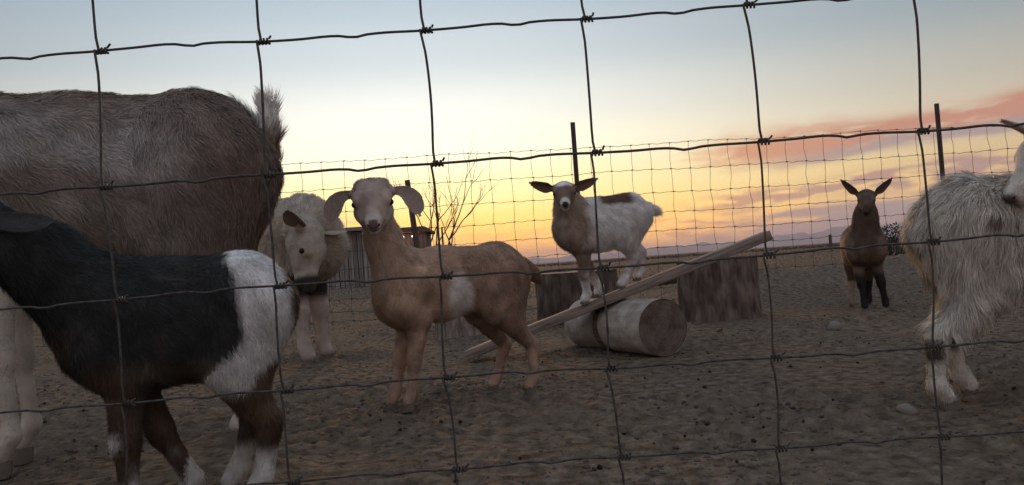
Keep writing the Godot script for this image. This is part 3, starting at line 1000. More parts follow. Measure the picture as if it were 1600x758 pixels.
func build_goats() -> void:
	cn = noise(51, 1.0, 3)
	cf = noise(52, 1.0, 2)
	M.hide = mat(Color(1, 1, 1), 0.9, true)
	M.hide.metallic_specular = 0.1
	M.fur = mat(Color(1, 1, 1), 0.75, true)
	M.fur.metallic_specular = 0.2
	M.fur.backlight_enabled = true
	M.fur.backlight = Color(0.5, 0.5, 0.5)
	M.ear = mat(Color(1, 1, 1), 0.85, true)
	M.ear.metallic_specular = 0.15
	M.ear.backlight_enabled = true
	M.ear.backlight = Color(0.50, 0.40, 0.36)
	M.hoof = mat(Color(0.13, 0.105, 0.088), 0.75)
	M.eye = mat(Color(0.022, 0.014, 0.010), 0.12)
	M.nose = mat(Color(0.03, 0.022, 0.020), 0.5)
	var G := "goats in the dirt pen"
	goat({"name": "goat_kid", "kind": "tan", "seed": 1, "group": G, "label": "tan goat kid with drooping ears facing the camera on the dirt",
		"at": Vector3(-0.175, 0, -2.205), "fwd": Vector2(-0.87, 0.49), "H": 0.455, "hs": 0.180, "broad": 1.14, "girth": 0.81, "leg": 0.93,
		"feet": [Vector3(-0.297, 0, -2.104), Vector3(-0.347, 0, -2.142), Vector3(0.024, 0, -2.245), Vector3(-0.081, 0, -2.326)],
		"poll": Vector3(-0.352, 0.571, -2.08), "face": Vector3(0.13, -0.47, 0.88), "crown": Vector3(0.02, 1, 0.4), "neck": 0.76, "neckbend": Vector3(0.03, -0.01, 0),
		"tail": [[Vector3(-0.07, -0.01, 0.02), 0.040, 1.0], [Vector3(-0.15, -0.06, 0.03), 0.046, 1.3], [Vector3(-0.20, -0.11, 0.03), 0.03, 1.4]],
		"ears": [EAR_DROOP, EAR_DROOP], "hair": 0.0135, "density": 260000.0, "lift": 0.34, "mess": 0.35, "hairwidth": 0.0007, "short": true, "eyes": 0.205, "poll_tuft": 0.85})
	goat({"name": "goat_kid", "kind": "pied", "seed": 2, "group": G, "label": "small brown and white goat kid standing on the tilted plank",
		"at": Vector3(0.345, 0.212, -3.05), "fwd": Vector2(-0.97, 0.25), "H": 0.405, "hs": 0.150, "broad": 1.1, "girth": 1.14, "length": 0.90, "leg": 1.15,
		"feet": [Vector3(0.262, 0.194, -3.045), Vector3(0.318, 0.213, -3.105), Vector3(0.405, 0.242, -3.045), Vector3(0.474, 0.266, -3.095)],
		"poll": Vector3(0.205, 0.630, -2.965), "face": Vector3(-0.05, -0.42, 0.90), "crown": Vector3(0, 1, 0.4), "neck": 1.0,
		"tail": [[Vector3(-0.07, 0.0, 0), 0.05, 1.2], [Vector3(-0.16, -0.03, 0), 0.045, 1.4]],
		"ears": [EAR_SIDE, EAR_SIDE], "hair": 0.020, "density": 190000.0, "lift": 0.36, "mess": 0.4, "hairwidth": 0.0008, "short": true, "eyes": 0.205, "rise": 0.02})
	goat({"name": "goat_kid", "kind": "dark", "seed": 3, "group": G, "label": "dark brown goat kid with raised ears near the far fence",
		"at": Vector3(1.86, 0, -4.27), "fwd": Vector2(-0.12, 0.33), "H": 0.49, "hs": 0.165, "girth": 0.87, "wide": 1.2, "leg": 0.98,
		"feet": [Vector3(1.88, 0, -4.11), Vector3(1.76, 0, -4.08), Vector3(1.95, 0, -4.46), Vector3(1.80, 0, -4.34)],
		"poll": Vector3(1.805, 0.592, -4.06), "face": Vector3(-0.40, -0.55, 0.80), "crown": Vector3(-0.1, 1, 0.4), "neck": 0.95,
		"tail": [[Vector3(-0.06, 0.02, 0), 0.05, 1.0], [Vector3(-0.10, -0.06, 0), 0.045, 1.2]],
		"ears": [EAR_UP, EAR_UP], "hair": 0.011, "density": 150000.0, "lift": 0.30, "mess": 0.2, "hairwidth": 0.0011, "short": true})
	goat({"name": "shaggy_goat", "kind": "white", "seed": 4, "group": G, "label": "shaggy white goat turning its head back, cut by the frame edge",
		"at": Vector3(1.145, 0, -1.74), "fwd": Vector2(1.0, 0.02), "H": 0.50, "hs": 0.19, "girth": 1.05,
		"feet": [Vector3(1.25, 0, -1.80), Vector3(1.27, 0, -1.69), Vector3(0.985, 0, -1.79), Vector3(0.872, 0, -1.675)],
		"poll": Vector3(1.135, 0.555, -1.64), "face": Vector3(-0.80, -0.72, 0.10), "crown": Vector3(-0.5, 1, 0), "neck": 0.9, "neckbend": Vector3(0.16, -0.05, 0.1),
		"tail": [[Vector3(-0.05, 0.0, 0), 0.05, 0.7], [Vector3(-0.09, -0.08, 0), 0.045, 0.8]],
		"ears": [[Vector3(-0.1, 0.2, 0.3), Vector3(-0.1, 0.42, 0.42), Vector3(1, -0.1, 0.45), 0.26, 0.22, 2.4], [Vector3(0.05, 0.2, 0.3), Vector3(0.05, 0.36, 0.48), Vector3(1, -0.1, 0.45), 0.26, 0.22, 2.4]], "hair": 0.046, "leghair": 0.32, "facehair": 0.12, "density": 210000.0, "lift": 0.44, "mess": 0.55, "lock": 17.0, "hairwidth": 0.0006, "leg": 1.05})
	goat({"name": "goat", "kind": "brown", "seed": 5, "group": G, "label": "large brown goat with raised white tail behind the black kid",
		"at": Vector3(-0.925, 0, -1.80), "fwd": Vector2(-0.95, 0.31), "H": 0.86, "hs": 0.27, "girth": 1.0, "length": 0.82,
		"feet": [Vector3(-1.074, 0, -1.658), Vector3(-1.112, 0, -1.792), Vector3(-0.65, 0, -1.84), Vector3(-0.66, 0, -1.96)],
		"poll": Vector3(-1.50, 0.95, -1.60), "face": Vector3(-0.9, -0.45, 0.2), "crown": Vector3(-0.3, 1, 0), "neck": 0.95,
		"tail": [[Vector3(-0.06, -0.03, 0), 0.03, 0.8], [Vector3(-0.09, 0.03, 0), 0.024, 1.5], [Vector3(-0.09, 0.105, 0), 0.020, 1.9]],
		"ears": [EAR_SIDE, EAR_SIDE], "hair": 0.026, "leghair": 0.2, "leg": 0.62, "hoof": 0.74, "density": 120000.0, "lift": 0.27, "mess": 0.55, "lock": 15.0, "hairwidth": 0.0008, "cell": 0.011, "headcell": 0.008})
	goat({"name": "goat_kid", "kind": "black", "seed": 6, "group": G, "label": "black goat kid with a white band round its loin, nearest the fence",
		"at": Vector3(-0.558, 0, -1.335), "fwd": Vector2(-0.94, 0.33), "H": 0.44, "hs": 0.165, "girth": 0.97, "length": 0.73, "leg": 1.1,
		"feet": [Vector3(-0.628, 0, -1.255), Vector3(-0.568, 0, -1.350), Vector3(-0.447, 0, -1.330), Vector3(-0.515, 0, -1.410)],
		"poll": Vector3(-0.815, 0.500, -1.25), "face": Vector3(-0.9, -0.35, 0.25), "crown": Vector3(-0.3, 1, 0), "neck": 1.12, "neckbend": Vector3(0.02, 0.03, 0),
		"tail": [[Vector3(-0.03, -0.05, 0), 0.04, 1.0], [Vector3(-0.03, -0.12, 0), 0.035, 1.0]],
		"ears": [[Vector3(-0.15, -0.30, 0.42), Vector3(-0.60, -0.44, 0.46), Vector3(0.1, 0.25, 1.0), 0.20, 0.34, 5.0], EAR_SIDE], "hair": 0.016, "density": 320000.0, "lift": 0.26, "mess": 0.3, "hairwidth": 0.0006, "short": true})
	goat({"name": "goat", "kind": "cream", "seed": 7, "group": G, "label": "cream goat with lowered head between the brown goat and tan kid",
		"at": Vector3(-1.10, 0, -3.62), "fwd": Vector2(0.9, 0.43), "H": 0.77, "hs": 0.285, "girth": 0.95, "leg": 1.1,
		"feet": [Vector3(-0.861, 0, -3.60), Vector3(-0.893, 0, -3.406), Vector3(-1.36, 0, -3.83), Vector3(-1.42, 0, -3.68)],
		"neckbend": Vector3(0.0, 0.05, 0), "poll": Vector3(-0.82, 0.575, -3.25), "face": Vector3(0.10, -1.0, 0.22), "crown": Vector3(0.94, 0.12, 0.30), "neck": 1.1,
		"tail": [[Vector3(-0.04, -0.03, 0), 0.04, 1.0], [Vector3(-0.06, -0.1, 0), 0.035, 1.0]],
		"ears": [EAR_SIDE, EAR_SIDE], "hair": 0.027, "leghair": 0.3, "facehair": 0.22, "density": 75000.0, "lift": 0.46, "mess": 0.45, "hairwidth": 0.0011, "cell": 0.011, "headcell": 0.006})

# ------------------------------------------------------------------ fences
func wire_mat() -> StandardMaterial3D:
	var m := mat(Color(0.085, 0.085, 0.086), 0.6)
	m.metallic = 0.3
	m.albedo_texture = ramp_tex(noise(61, 0.06, 4), 128, [Color(0.62, 0.42, 0.31), Color(0.80, 0.74, 0.70), Color(1, 1, 1), Color(1, 1, 1)])
	m.uv1_triplanar = true
	m.uv1_world_triplanar = true
	m.uv1_scale = Vector3(12, 12, 12)
	return m

func build_near_fence() -> void:
	var f := thing("wire_fence", "woven wire fence with knotted joints close to the camera", "fence", Vector3(0, 0, -0.75))
	var rows := [0.022, 0.092, 0.172, 0.256, 0.353, 0.459, 0.585, 0.725, 0.885, 1.06, 1.24]
	var rng := RandomNumberGenerator.new()
	rng.seed = 77
	var wob := noise(78, 1.0, 2)
	var lean := func(y: float) -> float: return (0.45 - y) * -0.035
	var stays := []
	for k in range(-7, 9):
		stays.append(0.0825 + k * 0.1524)
	var row_y := func(r: int, x: float) -> float: return rows[r] + wob.get_noise_2d(x * 2.2, r * 7.0) * 0.0045
	for r in rows.size():
		var pts := PackedVector3Array()
		var x := -1.1
		var kink: float = rng.randf_range(0.50, 0.62)
		while x < 1.4:
			# each span carries a tension crimp
			var u := fposmod((x - 0.0825) / 0.1524, 1.0)
			var crimp := -0.0020 * exp(-pow((u - kink) / 0.05, 2.0)) + 0.0011 * exp(-pow((u - kink + 0.16) / 0.12, 2.0)) + 0.0009 * exp(-pow((u - kink - 0.2) / 0.14, 2.0))
			var y: float = row_y.call(r, x) + crimp
			pts.push_back(Vector3(x, y, lean.call(y)))
			x += 0.0085
		var b := MB.new()
		b.tube(pts, PackedFloat32Array([0.00105 if r < 5 else 0.00125]), 8)
		put("line_wire", b.mesh(), M.wire, f)
	for sx: float in stays:
		for r in rows.size() - 1:
			var xa := sx + wob.get_noise_2d(sx * 9.0, r * 3.0) * 0.006
			var xb := sx + wob.get_noise_2d(sx * 9.0, r * 3.0 + 3.0) * 0.006
			var ya: float = row_y.call(r, xa)
			var yb: float = row_y.call(r + 1, xb)
			var pts := PackedVector3Array()
			var bow := rng.randf_range(-0.0015, 0.003)
			for k in 13:
				var t := k / 12.0
				var y := lerpf(ya, yb, t)
				var xx := lerpf(xa, xb, t) + sin(t * PI) * bow
				xx += 0.0020 * exp(-pow(t / 0.06, 2.0)) - 0.0020 * exp(-pow((1.0 - t) / 0.10, 2.0))
				pts.push_back(Vector3(xx, y, lean.call(y) + 0.0024))
			var b := MB.new()
			b.tube(pts, PackedFloat32Array([0.00105 if r < 5 else 0.0012]), 8)
			put("stay_wire", b.mesh(), M.wire, f)
		for r in rows.size():
			# hinge joint: both stay ends wrap the line wire, a cut end stands up
			var xx := sx + wob.get_noise_2d(sx * 9.0, r * 3.0) * 0.006
			var y: float = row_y.call(r, xx)
			var b := MB.new()
			var pts := PackedVector3Array()
			var turns := 3.4
			var cnt := 34
			for k in cnt + 1:
				var t := float(k) / cnt
				var a := t * TAU * turns + 1.2
				pts.push_back(Vector3(xx - 0.002 + t * 0.0110, y + cos(a) * 0.0024, lean.call(y) + sin(a) * 0.0024))
			b.tube(pts, PackedFloat32Array([0.00115]), 6)
			var tip := Vector3(xx + 0.0090, y + 0.002, lean.call(y) + 0.001)
			b.bar(tip, tip + Vector3(rng.randf_range(0.001, 0.004), rng.randf_range(0.002, 0.0042), 0.001), 0.0010, 6)
			put("knot", b.mesh(), M.wire, f)

func build_far_fence() -> void:
	var f := thing("wire_fence", "woven wire fence on metal posts behind the goats", "fence")
	var rows := [0.05, 0.125, 0.205, 0.295, 0.40, 0.515, 0.645, 0.785, 0.945, 1.045, 1.205]
	rows = [0.03, 0.106, 0.195, 0.297, 0.411, 0.538, 0.678, 0.830, 1.008, 1.205]
	var zat := func(x: float) -> float: return -5.98 - 0.105 * x
	var wob := noise(88, 1.0, 2)
	for r in rows.size():
		var pts := PackedVector3Array()
		var x := -7.0
		while x < 9.0:
			var u := fposmod(x / 0.1524, 1.0)
			var y: float = rows[r] + wob.get_noise_2d(x * 0.8, r * 5.0) * 0.014 - 0.006 * exp(-pow((u - 0.55) / 0.12, 2.0))
			pts.push_back(Vector3(x, y, zat.call(x) + wob.get_noise_2d(x * 0.5, 50.0 + r) * 0.02))
			x += 0.0381
		var b := MB.new()
		b.tube(pts, PackedFloat32Array([0.0019]), 5)
		put("line_wire", b.mesh(), M.wire, f)
	var knots := MB.new()
	for k in range(-45, 58):
		var pts := PackedVector3Array()
		var sx := k * 0.1524 + 0.03
		for j in 28:
			var t := j / 27.0
			var x := sx + wob.get_noise_2d(sx * 3.0, t * 5.0) * 0.013 + sin(t * 25.0) * 0.0015
			var y := lerpf(rows[0], rows[9], t)
			y += wob.get_noise_2d(x * 0.8, 45.0) * 0.014 * t
			pts.push_back(Vector3(x, y, zat.call(x) + wob.get_noise_2d(x * 0.5, 50.0) * 0.02 + 0.003))
		var b := MB.new()
		b.tube(pts, PackedFloat32Array([0.0017]), 5)
		put("stay_wire", b.mesh(), M.wire, f)
		for r in rows.size():
			var x := sx + wob.get_noise_2d(sx * 3.0, (rows[r] - rows[0]) / 1.175 * 5.0) * 0.013
			var y: float = rows[r] + wob.get_noise_2d(x * 0.8, r * 5.0) * 0.014
			knots.bar(Vector3(x - 0.007, y, zat.call(x) + 0.002), Vector3(x + 0.009, y, zat.call(x) + 0.002), 0.0042, 5)
	var ko := put("knot", knots.mesh(), M.wire, f)
	ko.set_meta("kind", "stuff")
	# metal T posts
	var pm := mat(Color(0.060, 0.055, 0.050), 0.6)
	var pi := 0
	for px: float in [-2.42, 0.523, 3.46, 6.4]:
		pi += 1
		var lab: String = ["dark metal T post behind the cream goat", "dark metal T post rising behind the pied kid on the plank", "dark metal T post rising behind the shaggy white goat", "dark metal T post of the far fence beyond the shaggy goat"][pi - 1]
		var t := thing("fence_post", lab, "post", Vector3(px, 0, zat.call(px) - 0.045), 0.105, "metal posts of the far fence")
		var b := MB.new()
		b.block(Transform3D(Basis(), Vector3(0, 0.60, 0)), Vector3(0.036, 1.62, 0.006), 0.0015)
		b.block(Transform3D(Basis(), Vector3(0, 0.60, -0.018)), Vector3(0.006, 1.62, 0.030), 0.0015)
		put("shaft", b.mesh(), pm, t)
		for k in 24:
			var s := MB.new()
			s.block(Transform3D(Basis(), Vector3(0, 0.08 + k * 0.054, 0.0055)), Vector3(0.010, 0.018, 0.007), 0.002)
			put("stud", s.mesh(), pm, t)

# ------------------------------------------------------------------ timber
func lumpy_cylinder(r: float, h: float, rows: int, sides: int, f: FastNoiseLite, amp: float, ridge: float, c0: Color, c1: Color, flare := 0.0) -> MB:
	var b := MB.new()
	for k in rows + 1:
		var y := h * k / rows
		for s in sides + 1:
			var a := TAU * (s % sides) / sides
			var d := Vector3(cos(a), 0, sin(a))
			var big := f.get_noise_3d(d.x * 1.1, y * 1.5, d.z * 1.1)
			var fine := 0.25 - absf(f.get_noise_3d(d.x * 6.0, y * 1.3 + 4.0, d.z * 6.0)) * 1.5
			var rr := r * (1.0 + big * amp + fine * ridge + flare * pow(1.0 - float(k) / rows, 2.0))
			var t := clampf(f.get_noise_3d(d.x * 3.0 + 8.0, y * 6.0, d.z * 3.0) * 1.5 + 0.45, 0.0, 1.0)
			b.add(Vector3(d.x * rr, y, d.z * rr), d, c0.lerp(c1, t))
	for k in rows:
		for s in sides:
			var a := k * (sides + 1) + s
			b.quad(a, a + 1, a + sides + 2, a + sides + 1)
	# normals from the relief
	var nn := PackedVector3Array()
	nn.resize(b.v.size())
	for t in range(0, b.i.size(), 3):
		var g := (b.v[b.i[t + 2]] - b.v[b.i[t]]).cross(b.v[b.i[t + 1]] - b.v[b.i[t]])
		for j in 3:
			nn[b.i[t + j]] += g
	for k in rows + 1:
		var q := nn[k * (sides + 1)] + nn[k * (sides + 1) + sides]
		nn[k * (sides + 1)] = q
		nn[k * (sides + 1) + sides] = q
	for k in nn.size():
		b.n[k] = nn[k].normalized()
	return b

func disc_cap(src: MB, row: int, sides: int, up: float, c0: Color, c1: Color, f: FastNoiseLite) -> MB:
	# a sawn face with rings, a radial check and a slightly uneven cut
	var b := MB.new()
	var first := row * (sides + 1)
	var mid := Vector3.ZERO
	for s in sides:
		mid += src.v[first + s]
	mid /= sides
	var rings := 16
	for k in rings + 1:
		var t := float(k) / rings
		for s in sides:
			var p := mid.lerp(src.v[first + s], t)
			var a := TAU * s / sides
			var w := f.get_noise_2d(p.x * 14.0, p.z * 14.0)
			var ringc := 0.5 + 0.5 * sin(t * 44.0 + w * 4.0)
			var crack := exp(-pow(wrapf(a - 2.2 - w * 0.3, -PI, PI) / 0.05, 2.0)) + exp(-pow(wrapf(a + 0.6 - w * 0.4, -PI, PI) / 0.035, 2.0)) * 0.7
			p.y += up * (0.0025 * w - 0.006 * crack * smoothstep(0.1, 0.5, t) - 0.004 * smoothstep(0.9, 1.0, t))
			var col := c0.lerp(c1, clampf(ringc * 0.35 + w * 0.5 + 0.3, 0.0, 1.0))
			b.add(p, Vector3(0, up, 0), col)
	for k in rings:
		for s in sides:
			var s2 := (s + 1) % sides
			b.quad(k * sides + s, k * sides + s2, (k + 1) * sides + s2, (k + 1) * sides + s)
	return b

func build_timber() -> void:
	M.bark = wood_mat([Color(0.55, 0.5, 0.47), Color(0.9, 0.88, 0.86), Color(1.15, 1.1, 1.05)], Vector2i(3, 1), Vector3(2.2, 1.1, 2.2), 71, 0.5)
	M.sawn = wood_mat([Color(0.7, 0.66, 0.62), Color(0.95, 0.93, 0.9), Color(1.1, 1.08, 1.05)], Vector2i(1, 1), Vector3(3, 3, 3), 74, 0.12)
	M.plank = wood_mat([Color(0.155, 0.12, 0.10), Color(0.23, 0.185, 0.155), Color(0.29, 0.24, 0.205)], Vector2i(1, 5), Vector3(0.9, 3.0, 3.0), 76, 0.25)
	var f := noise(72, 1.0, 4)
	# upright log rounds
	var st := [
		[Vector3(1.075, -0.02, -4.28), 0.205, 0.335, "broad split-faced tree stump under the raised end of the plank", 3, Color(0.095, 0.074, 0.063), Color(0.215, 0.17, 0.145)],
		[Vector3(0.36, -0.02, -4.72), 0.235, 0.315, "dark tree stump behind the low half of the plank", 4, Color(0.075, 0.058, 0.05), Color(0.165, 0.13, 0.11)],
		[Vector3(-0.30, -0.02, -4.35), 0.14, 0.15, "short pale stump seen between the tan kid's legs", 6, Color(0.20, 0.16, 0.14), Color(0.36, 0.31, 0.28)]]
	for k in 3:
		var q: Array = st[k]
		var o := thing("stump", q[3], "stump", q[0], 0.7 * k, "tree stumps in the pen")
		f.seed = 72 + q[4] * 3
		var b := lumpy_cylinder(q[1], q[2], 48, 144, f, 0.12, 0.07, q[5], q[6], 0.06)
		put("trunk", b.mesh(), M.bark, o)
		var c := disc_cap(b, 48, 144, 1.0, Color(0.22, 0.17, 0.14), Color(0.40, 0.33, 0.28), f)
		put("sawn_top", c.mesh(), M.sawn, o)
	# rolling log under the plank
	f.seed = 140
	var lo := thing("log", "round log with a dark sawn end lying under the plank", "log", Vector3(0.515, 0.102, -2.86))
	var ax := Vector3(0.29, 0.094, -3.40) - Vector3(0.515, 0.102, -2.86)
	var up := ax.normalized()
	var sd := up.cross(Vector3.UP).normalized()
	lo.basis = Basis(sd, up, sd.cross(up))
	var b := lumpy_cylinder(0.1035, ax.length(), 30, 72, f, 0.03, 0.010, Color(0.36, 0.32, 0.29), Color(0.50, 0.455, 0.415), -0.02)
	put("trunk", b.mesh(), M.sawn, lo)
	put("sawn_face", disc_cap(b, 0, 72, -1.0, Color(0.095, 0.074, 0.062), Color(0.18, 0.145, 0.122), f).mesh(), M.sawn, lo)
	put("sawn_face", disc_cap(b, 30, 72, 1.0, Color(0.095, 0.074, 0.062), Color(0.18, 0.145, 0.122), f).mesh(), M.sawn, lo)
	# strip where the pale bark has come away
	var gap := lumpy_cylinder(0.106, 0.035, 3, 72, f, 0.03, 0.012, Color(0.12, 0.095, 0.08), Color(0.20, 0.16, 0.14))
	var go := put("bark_band", gap.mesh(), M.bark, lo)
	go.position = Vector3(0, 0.30, 0)
	# plank
	var a := Vector3(-0.20, 0.022, -3.17)
	var e := Vector3(0.965, 0.404, -3.03)
	var pl := thing("plank", "weathered wooden plank tilted over the log like a seesaw", "plank", (a + e) * 0.5)
	var px := (e - a).normalized()
	var pz := px.cross(Vector3.UP).normalized()
	pl.basis = Basis(px, pz.cross(px), pz)
	var pb := MB.new()
	var L := a.distance_to(e)
	var nseg := 60
	var fz := noise(73, 3.0, 3)
	# section with worn edges, slightly bowed and nicked along its length
	var sec := [Vector2(-0.5, -0.42), Vector2(-0.46, -0.5), Vector2(0.46, -0.5), Vector2(0.5, -0.42), Vector2(0.5, 0.42), Vector2(0.46, 0.5), Vector2(0.2, 0.49), Vector2(-0.2, 0.49), Vector2(-0.46, 0.5), Vector2(-0.5, 0.42)]
	for k in nseg + 1:
		var x := (float(k) / nseg - 0.5) * L
		for j in 10:
			var q: Vector2 = sec[j]
			var nz := fz.get_noise_2d(x * 3.0, j * 4.0)
			var p := Vector3(x, q.y * 0.036 + nz * 0.0015, q.x * 0.135 + fz.get_noise_2d(x * 2.0, j * 4.0 + 50.0) * 0.003)
			var nn := Vector3(0, q.y if absf(q.y) > 0.45 else q.y * 0.4, q.x if absf(q.x) > 0.48 else q.x * 0.3).normalized()
			pb.add(p, nn)
	for k in nseg:
		for j in 10:
			var j2 := (j + 1) % 10
			pb.quad(k * 10 + j, k * 10 + j2, (k + 1) * 10 + j2, (k + 1) * 10 + j)
	for en in 2:
		var cap := []
		for j in 10:
			cap.append(pb.add(pb.v[(0 if en == 0 else nseg * 10) + j], Vector3(-1 if en == 0 else 1, 0, 0)))
		for j in range(1, 9):
			pb.tri(cap[0], cap[j], cap[j + 1])
	put("board", pb.mesh(), M.plank, pl)

# ------------------------------------------------------------------ far things
func build_shed() -> void:
	var rng := RandomNumberGenerator.new()
	rng.seed = 91
	var wm := wood_mat([Color(0.6, 0.58, 0.56), Color(0.9, 0.88, 0.86), Color(1.1, 1.08, 1.05)], Vector2i(4, 1), Vector3(0.6, 0.25, 0.6), 92, 0.6)
	var s := thing("shed", "long low shed with grey upright boards behind the tan kid", "shed", Vector3(-4.55, 0, -26.3))
	var body := MB.new()
	body.block(Transform3D(Basis(), Vector3(-0.25, 0.93, -1.1)), Vector3(3.9, 1.82, 2.1), 0.01)
	put("wall", body.mesh(), mat(Color(0.12, 0.11, 0.105), 0.9), s)
	var bm := MB.new()
	bm.block(Transform3D(Basis(), Vector3(0, 0.90, 0)), Vector3(0.155, 1.80, 0.03), 0.006)
	var x := -2.2
	while x < 0.35:
		var tone := rng.randf_range(0.75, 1.2)
		var b := MB.new()
		var w := rng.randf_range(0.125, 0.16)
		b.tint = Color(0.25 * tone, 0.235 * tone, 0.22 * tone)
		b.block(Transform3D(Basis(Vector3(0, 0, 1), rng.randf_range(-0.006, 0.006)), Vector3(x + w * 0.5, 0.90 + rng.randf_range(-0.03, 0.01), rng.randf_range(-0.012, 0.012) + 0.0)), Vector3(w, 1.80, 0.03), 0.006)
		put("board", b.mesh(), wm, s)
		x += w + rng.randf_range(0.008, 0.028)
	var p2 := MB.new()
	p2.tint = Color(0.17, 0.125, 0.105)
	p2.block(Transform3D(Basis(), Vector3(1.07, 0.82, -0.02)), Vector3(1.40, 1.62, 0.05), 0.01)
	put("panel", p2.mesh(), wm, s)
	var rf := MB.new()
	rf.tint = Color(0.26, 0.225, 0.20)
	rf.block(Transform3D(Basis(Vector3(1, 0, 0), 0.06), Vector3(-0.95, 1.95, -0.9)), Vector3(2.75, 0.13, 2.6), 0.02)
	put("roof", rf.mesh(), wm, s)
	var rf2 := MB.new()
	rf2.tint = Color(0.17, 0.105, 0.085)
	rf2.block(Transform3D(Basis(Vector3(0, 0, 1), -0.035), Vector3(1.14, 1.70, -0.8)), Vector3(1.52, 0.10, 2.0), 0.02)
	put("lean_to_roof", rf2.mesh(), wm, s)
	# pale bulbs strung under the lean-to roof
	var glow := mat(Color(0.8, 0.75, 0.72), 0.4)
	glow.emission_enabled = true
	glow.emission = Color(1.0, 0.84, 0.78)
	glow.emission_energy_multiplier = 0.8
	var string := thing("string_lights", "row of small pale bulbs strung under the low shed roof", "lights", Vector3(-4.55, 1.52, -26.18))
	var cord := MB.new()
	cord.tube(PackedVector3Array([Vector3(0.66, 0.07, -0.05), Vector3(1.0, 0.05, 0), Vector3(1.3, 0.05, 0), Vector3(1.66, 0.06, -0.05)]), PackedFloat32Array([0.008]), 5)
	put("cord", cord.mesh(), mat(Color(0.02, 0.02, 0.02), 0.6), string)
	for bx: float in [0.86, 1.02, 1.33, 1.45]:
		var sp := SphereMesh.new()
		sp.radius = 0.042
		sp.height = 0.09
		sp.radial_segments = 12
		sp.rings = 6
		var bo := put("bulb", sp, glow, string)
		bo.position = Vector3(bx, 0.0, 0.0)
		var l := OmniLight3D.new()
		l.light_color = Color(1.0, 0.84, 0.78)
		l.light_energy = 0.02
		l.light_size = 0.04
		l.omni_range = 30.0
		l.shadow_enabled = true
		l.position = Vector3(0, 0, 0.06)
		bo.add_child(l)
	# posts beyond
	var pm := mat(Color(0.085, 0.065, 0.05), 0.85)
	var po := [[Vector3(-2.32, 0, -27.0), 1.85, 0.035, 0.0, "thin dark post standing at the end of the low shed"], [Vector3(-1.60, 0, -14.0), 2.02, 0.055, 0.075, "leaning wooden stake beside the bare tree"], [Vector3(24.9, 0, -63.0), 1.05, 0.13, 0.0, "short dark post standing far out before the mountains"], [Vector3(-7.35, 0, -24.0), 1.9, 0.05, 0.0, "weathered post at the far end of the shed"]]
	for q in po:
		var t := thing("wooden_post", q[4], "post", q[0] - Vector3(0, 0.05, 0))
		t.rotation.z = q[3]
		var b := MB.new()
		var r: float = q[2]
		b.tube(PackedVector3Array([Vector3(0, -0.1, 0), Vector3(0.004, q[1] * 0.5, 0), Vector3(0, q[1], 0)]), PackedFloat32Array([r, r * 0.95, r * 0.88]), 9)
		put("shaft", b.mesh(), pm, t)

func grow(b: MB, tw: MB, p: Vector3, d: Vector3, len_: float, r: float, depth: int, rng: RandomNumberGenerator) -> void:
	var pts := PackedVector3Array([p])
	var rr := PackedFloat32Array([r])
	var q := p
	var dir := d
	var n := 5
	for k in n:
		dir = (dir + Vector3(rng.randf_range(-0.16, 0.16), rng.randf_range(-0.02, 0.13), rng.randf_range(-0.16, 0.16))).normalized()
		q += dir * len_ / n
		pts.push_back(q)
		rr.push_back(lerpf(r, r * 0.62, float(k + 1) / n))
	(b if depth > 2 else tw).tube(pts, rr, 6 if depth > 2 else 4, depth <= 0)
	if depth <= 0:
		return
	var kids := 2 if depth > 1 else rng.randi_range(1, 3)
	for k in kids:
		var nd := (dir + Vector3(rng.randf_range(-0.75, 0.75), rng.randf_range(-0.12, 0.45), rng.randf_range(-0.75, 0.75))).normalized()
		var at := pts[n] if k < 2 else pts[rng.randi_range(2, 4)]
		grow(b, tw, at, nd, len_ * rng.randf_range(0.60, 0.85), r * 0.60, depth - 1, rng)

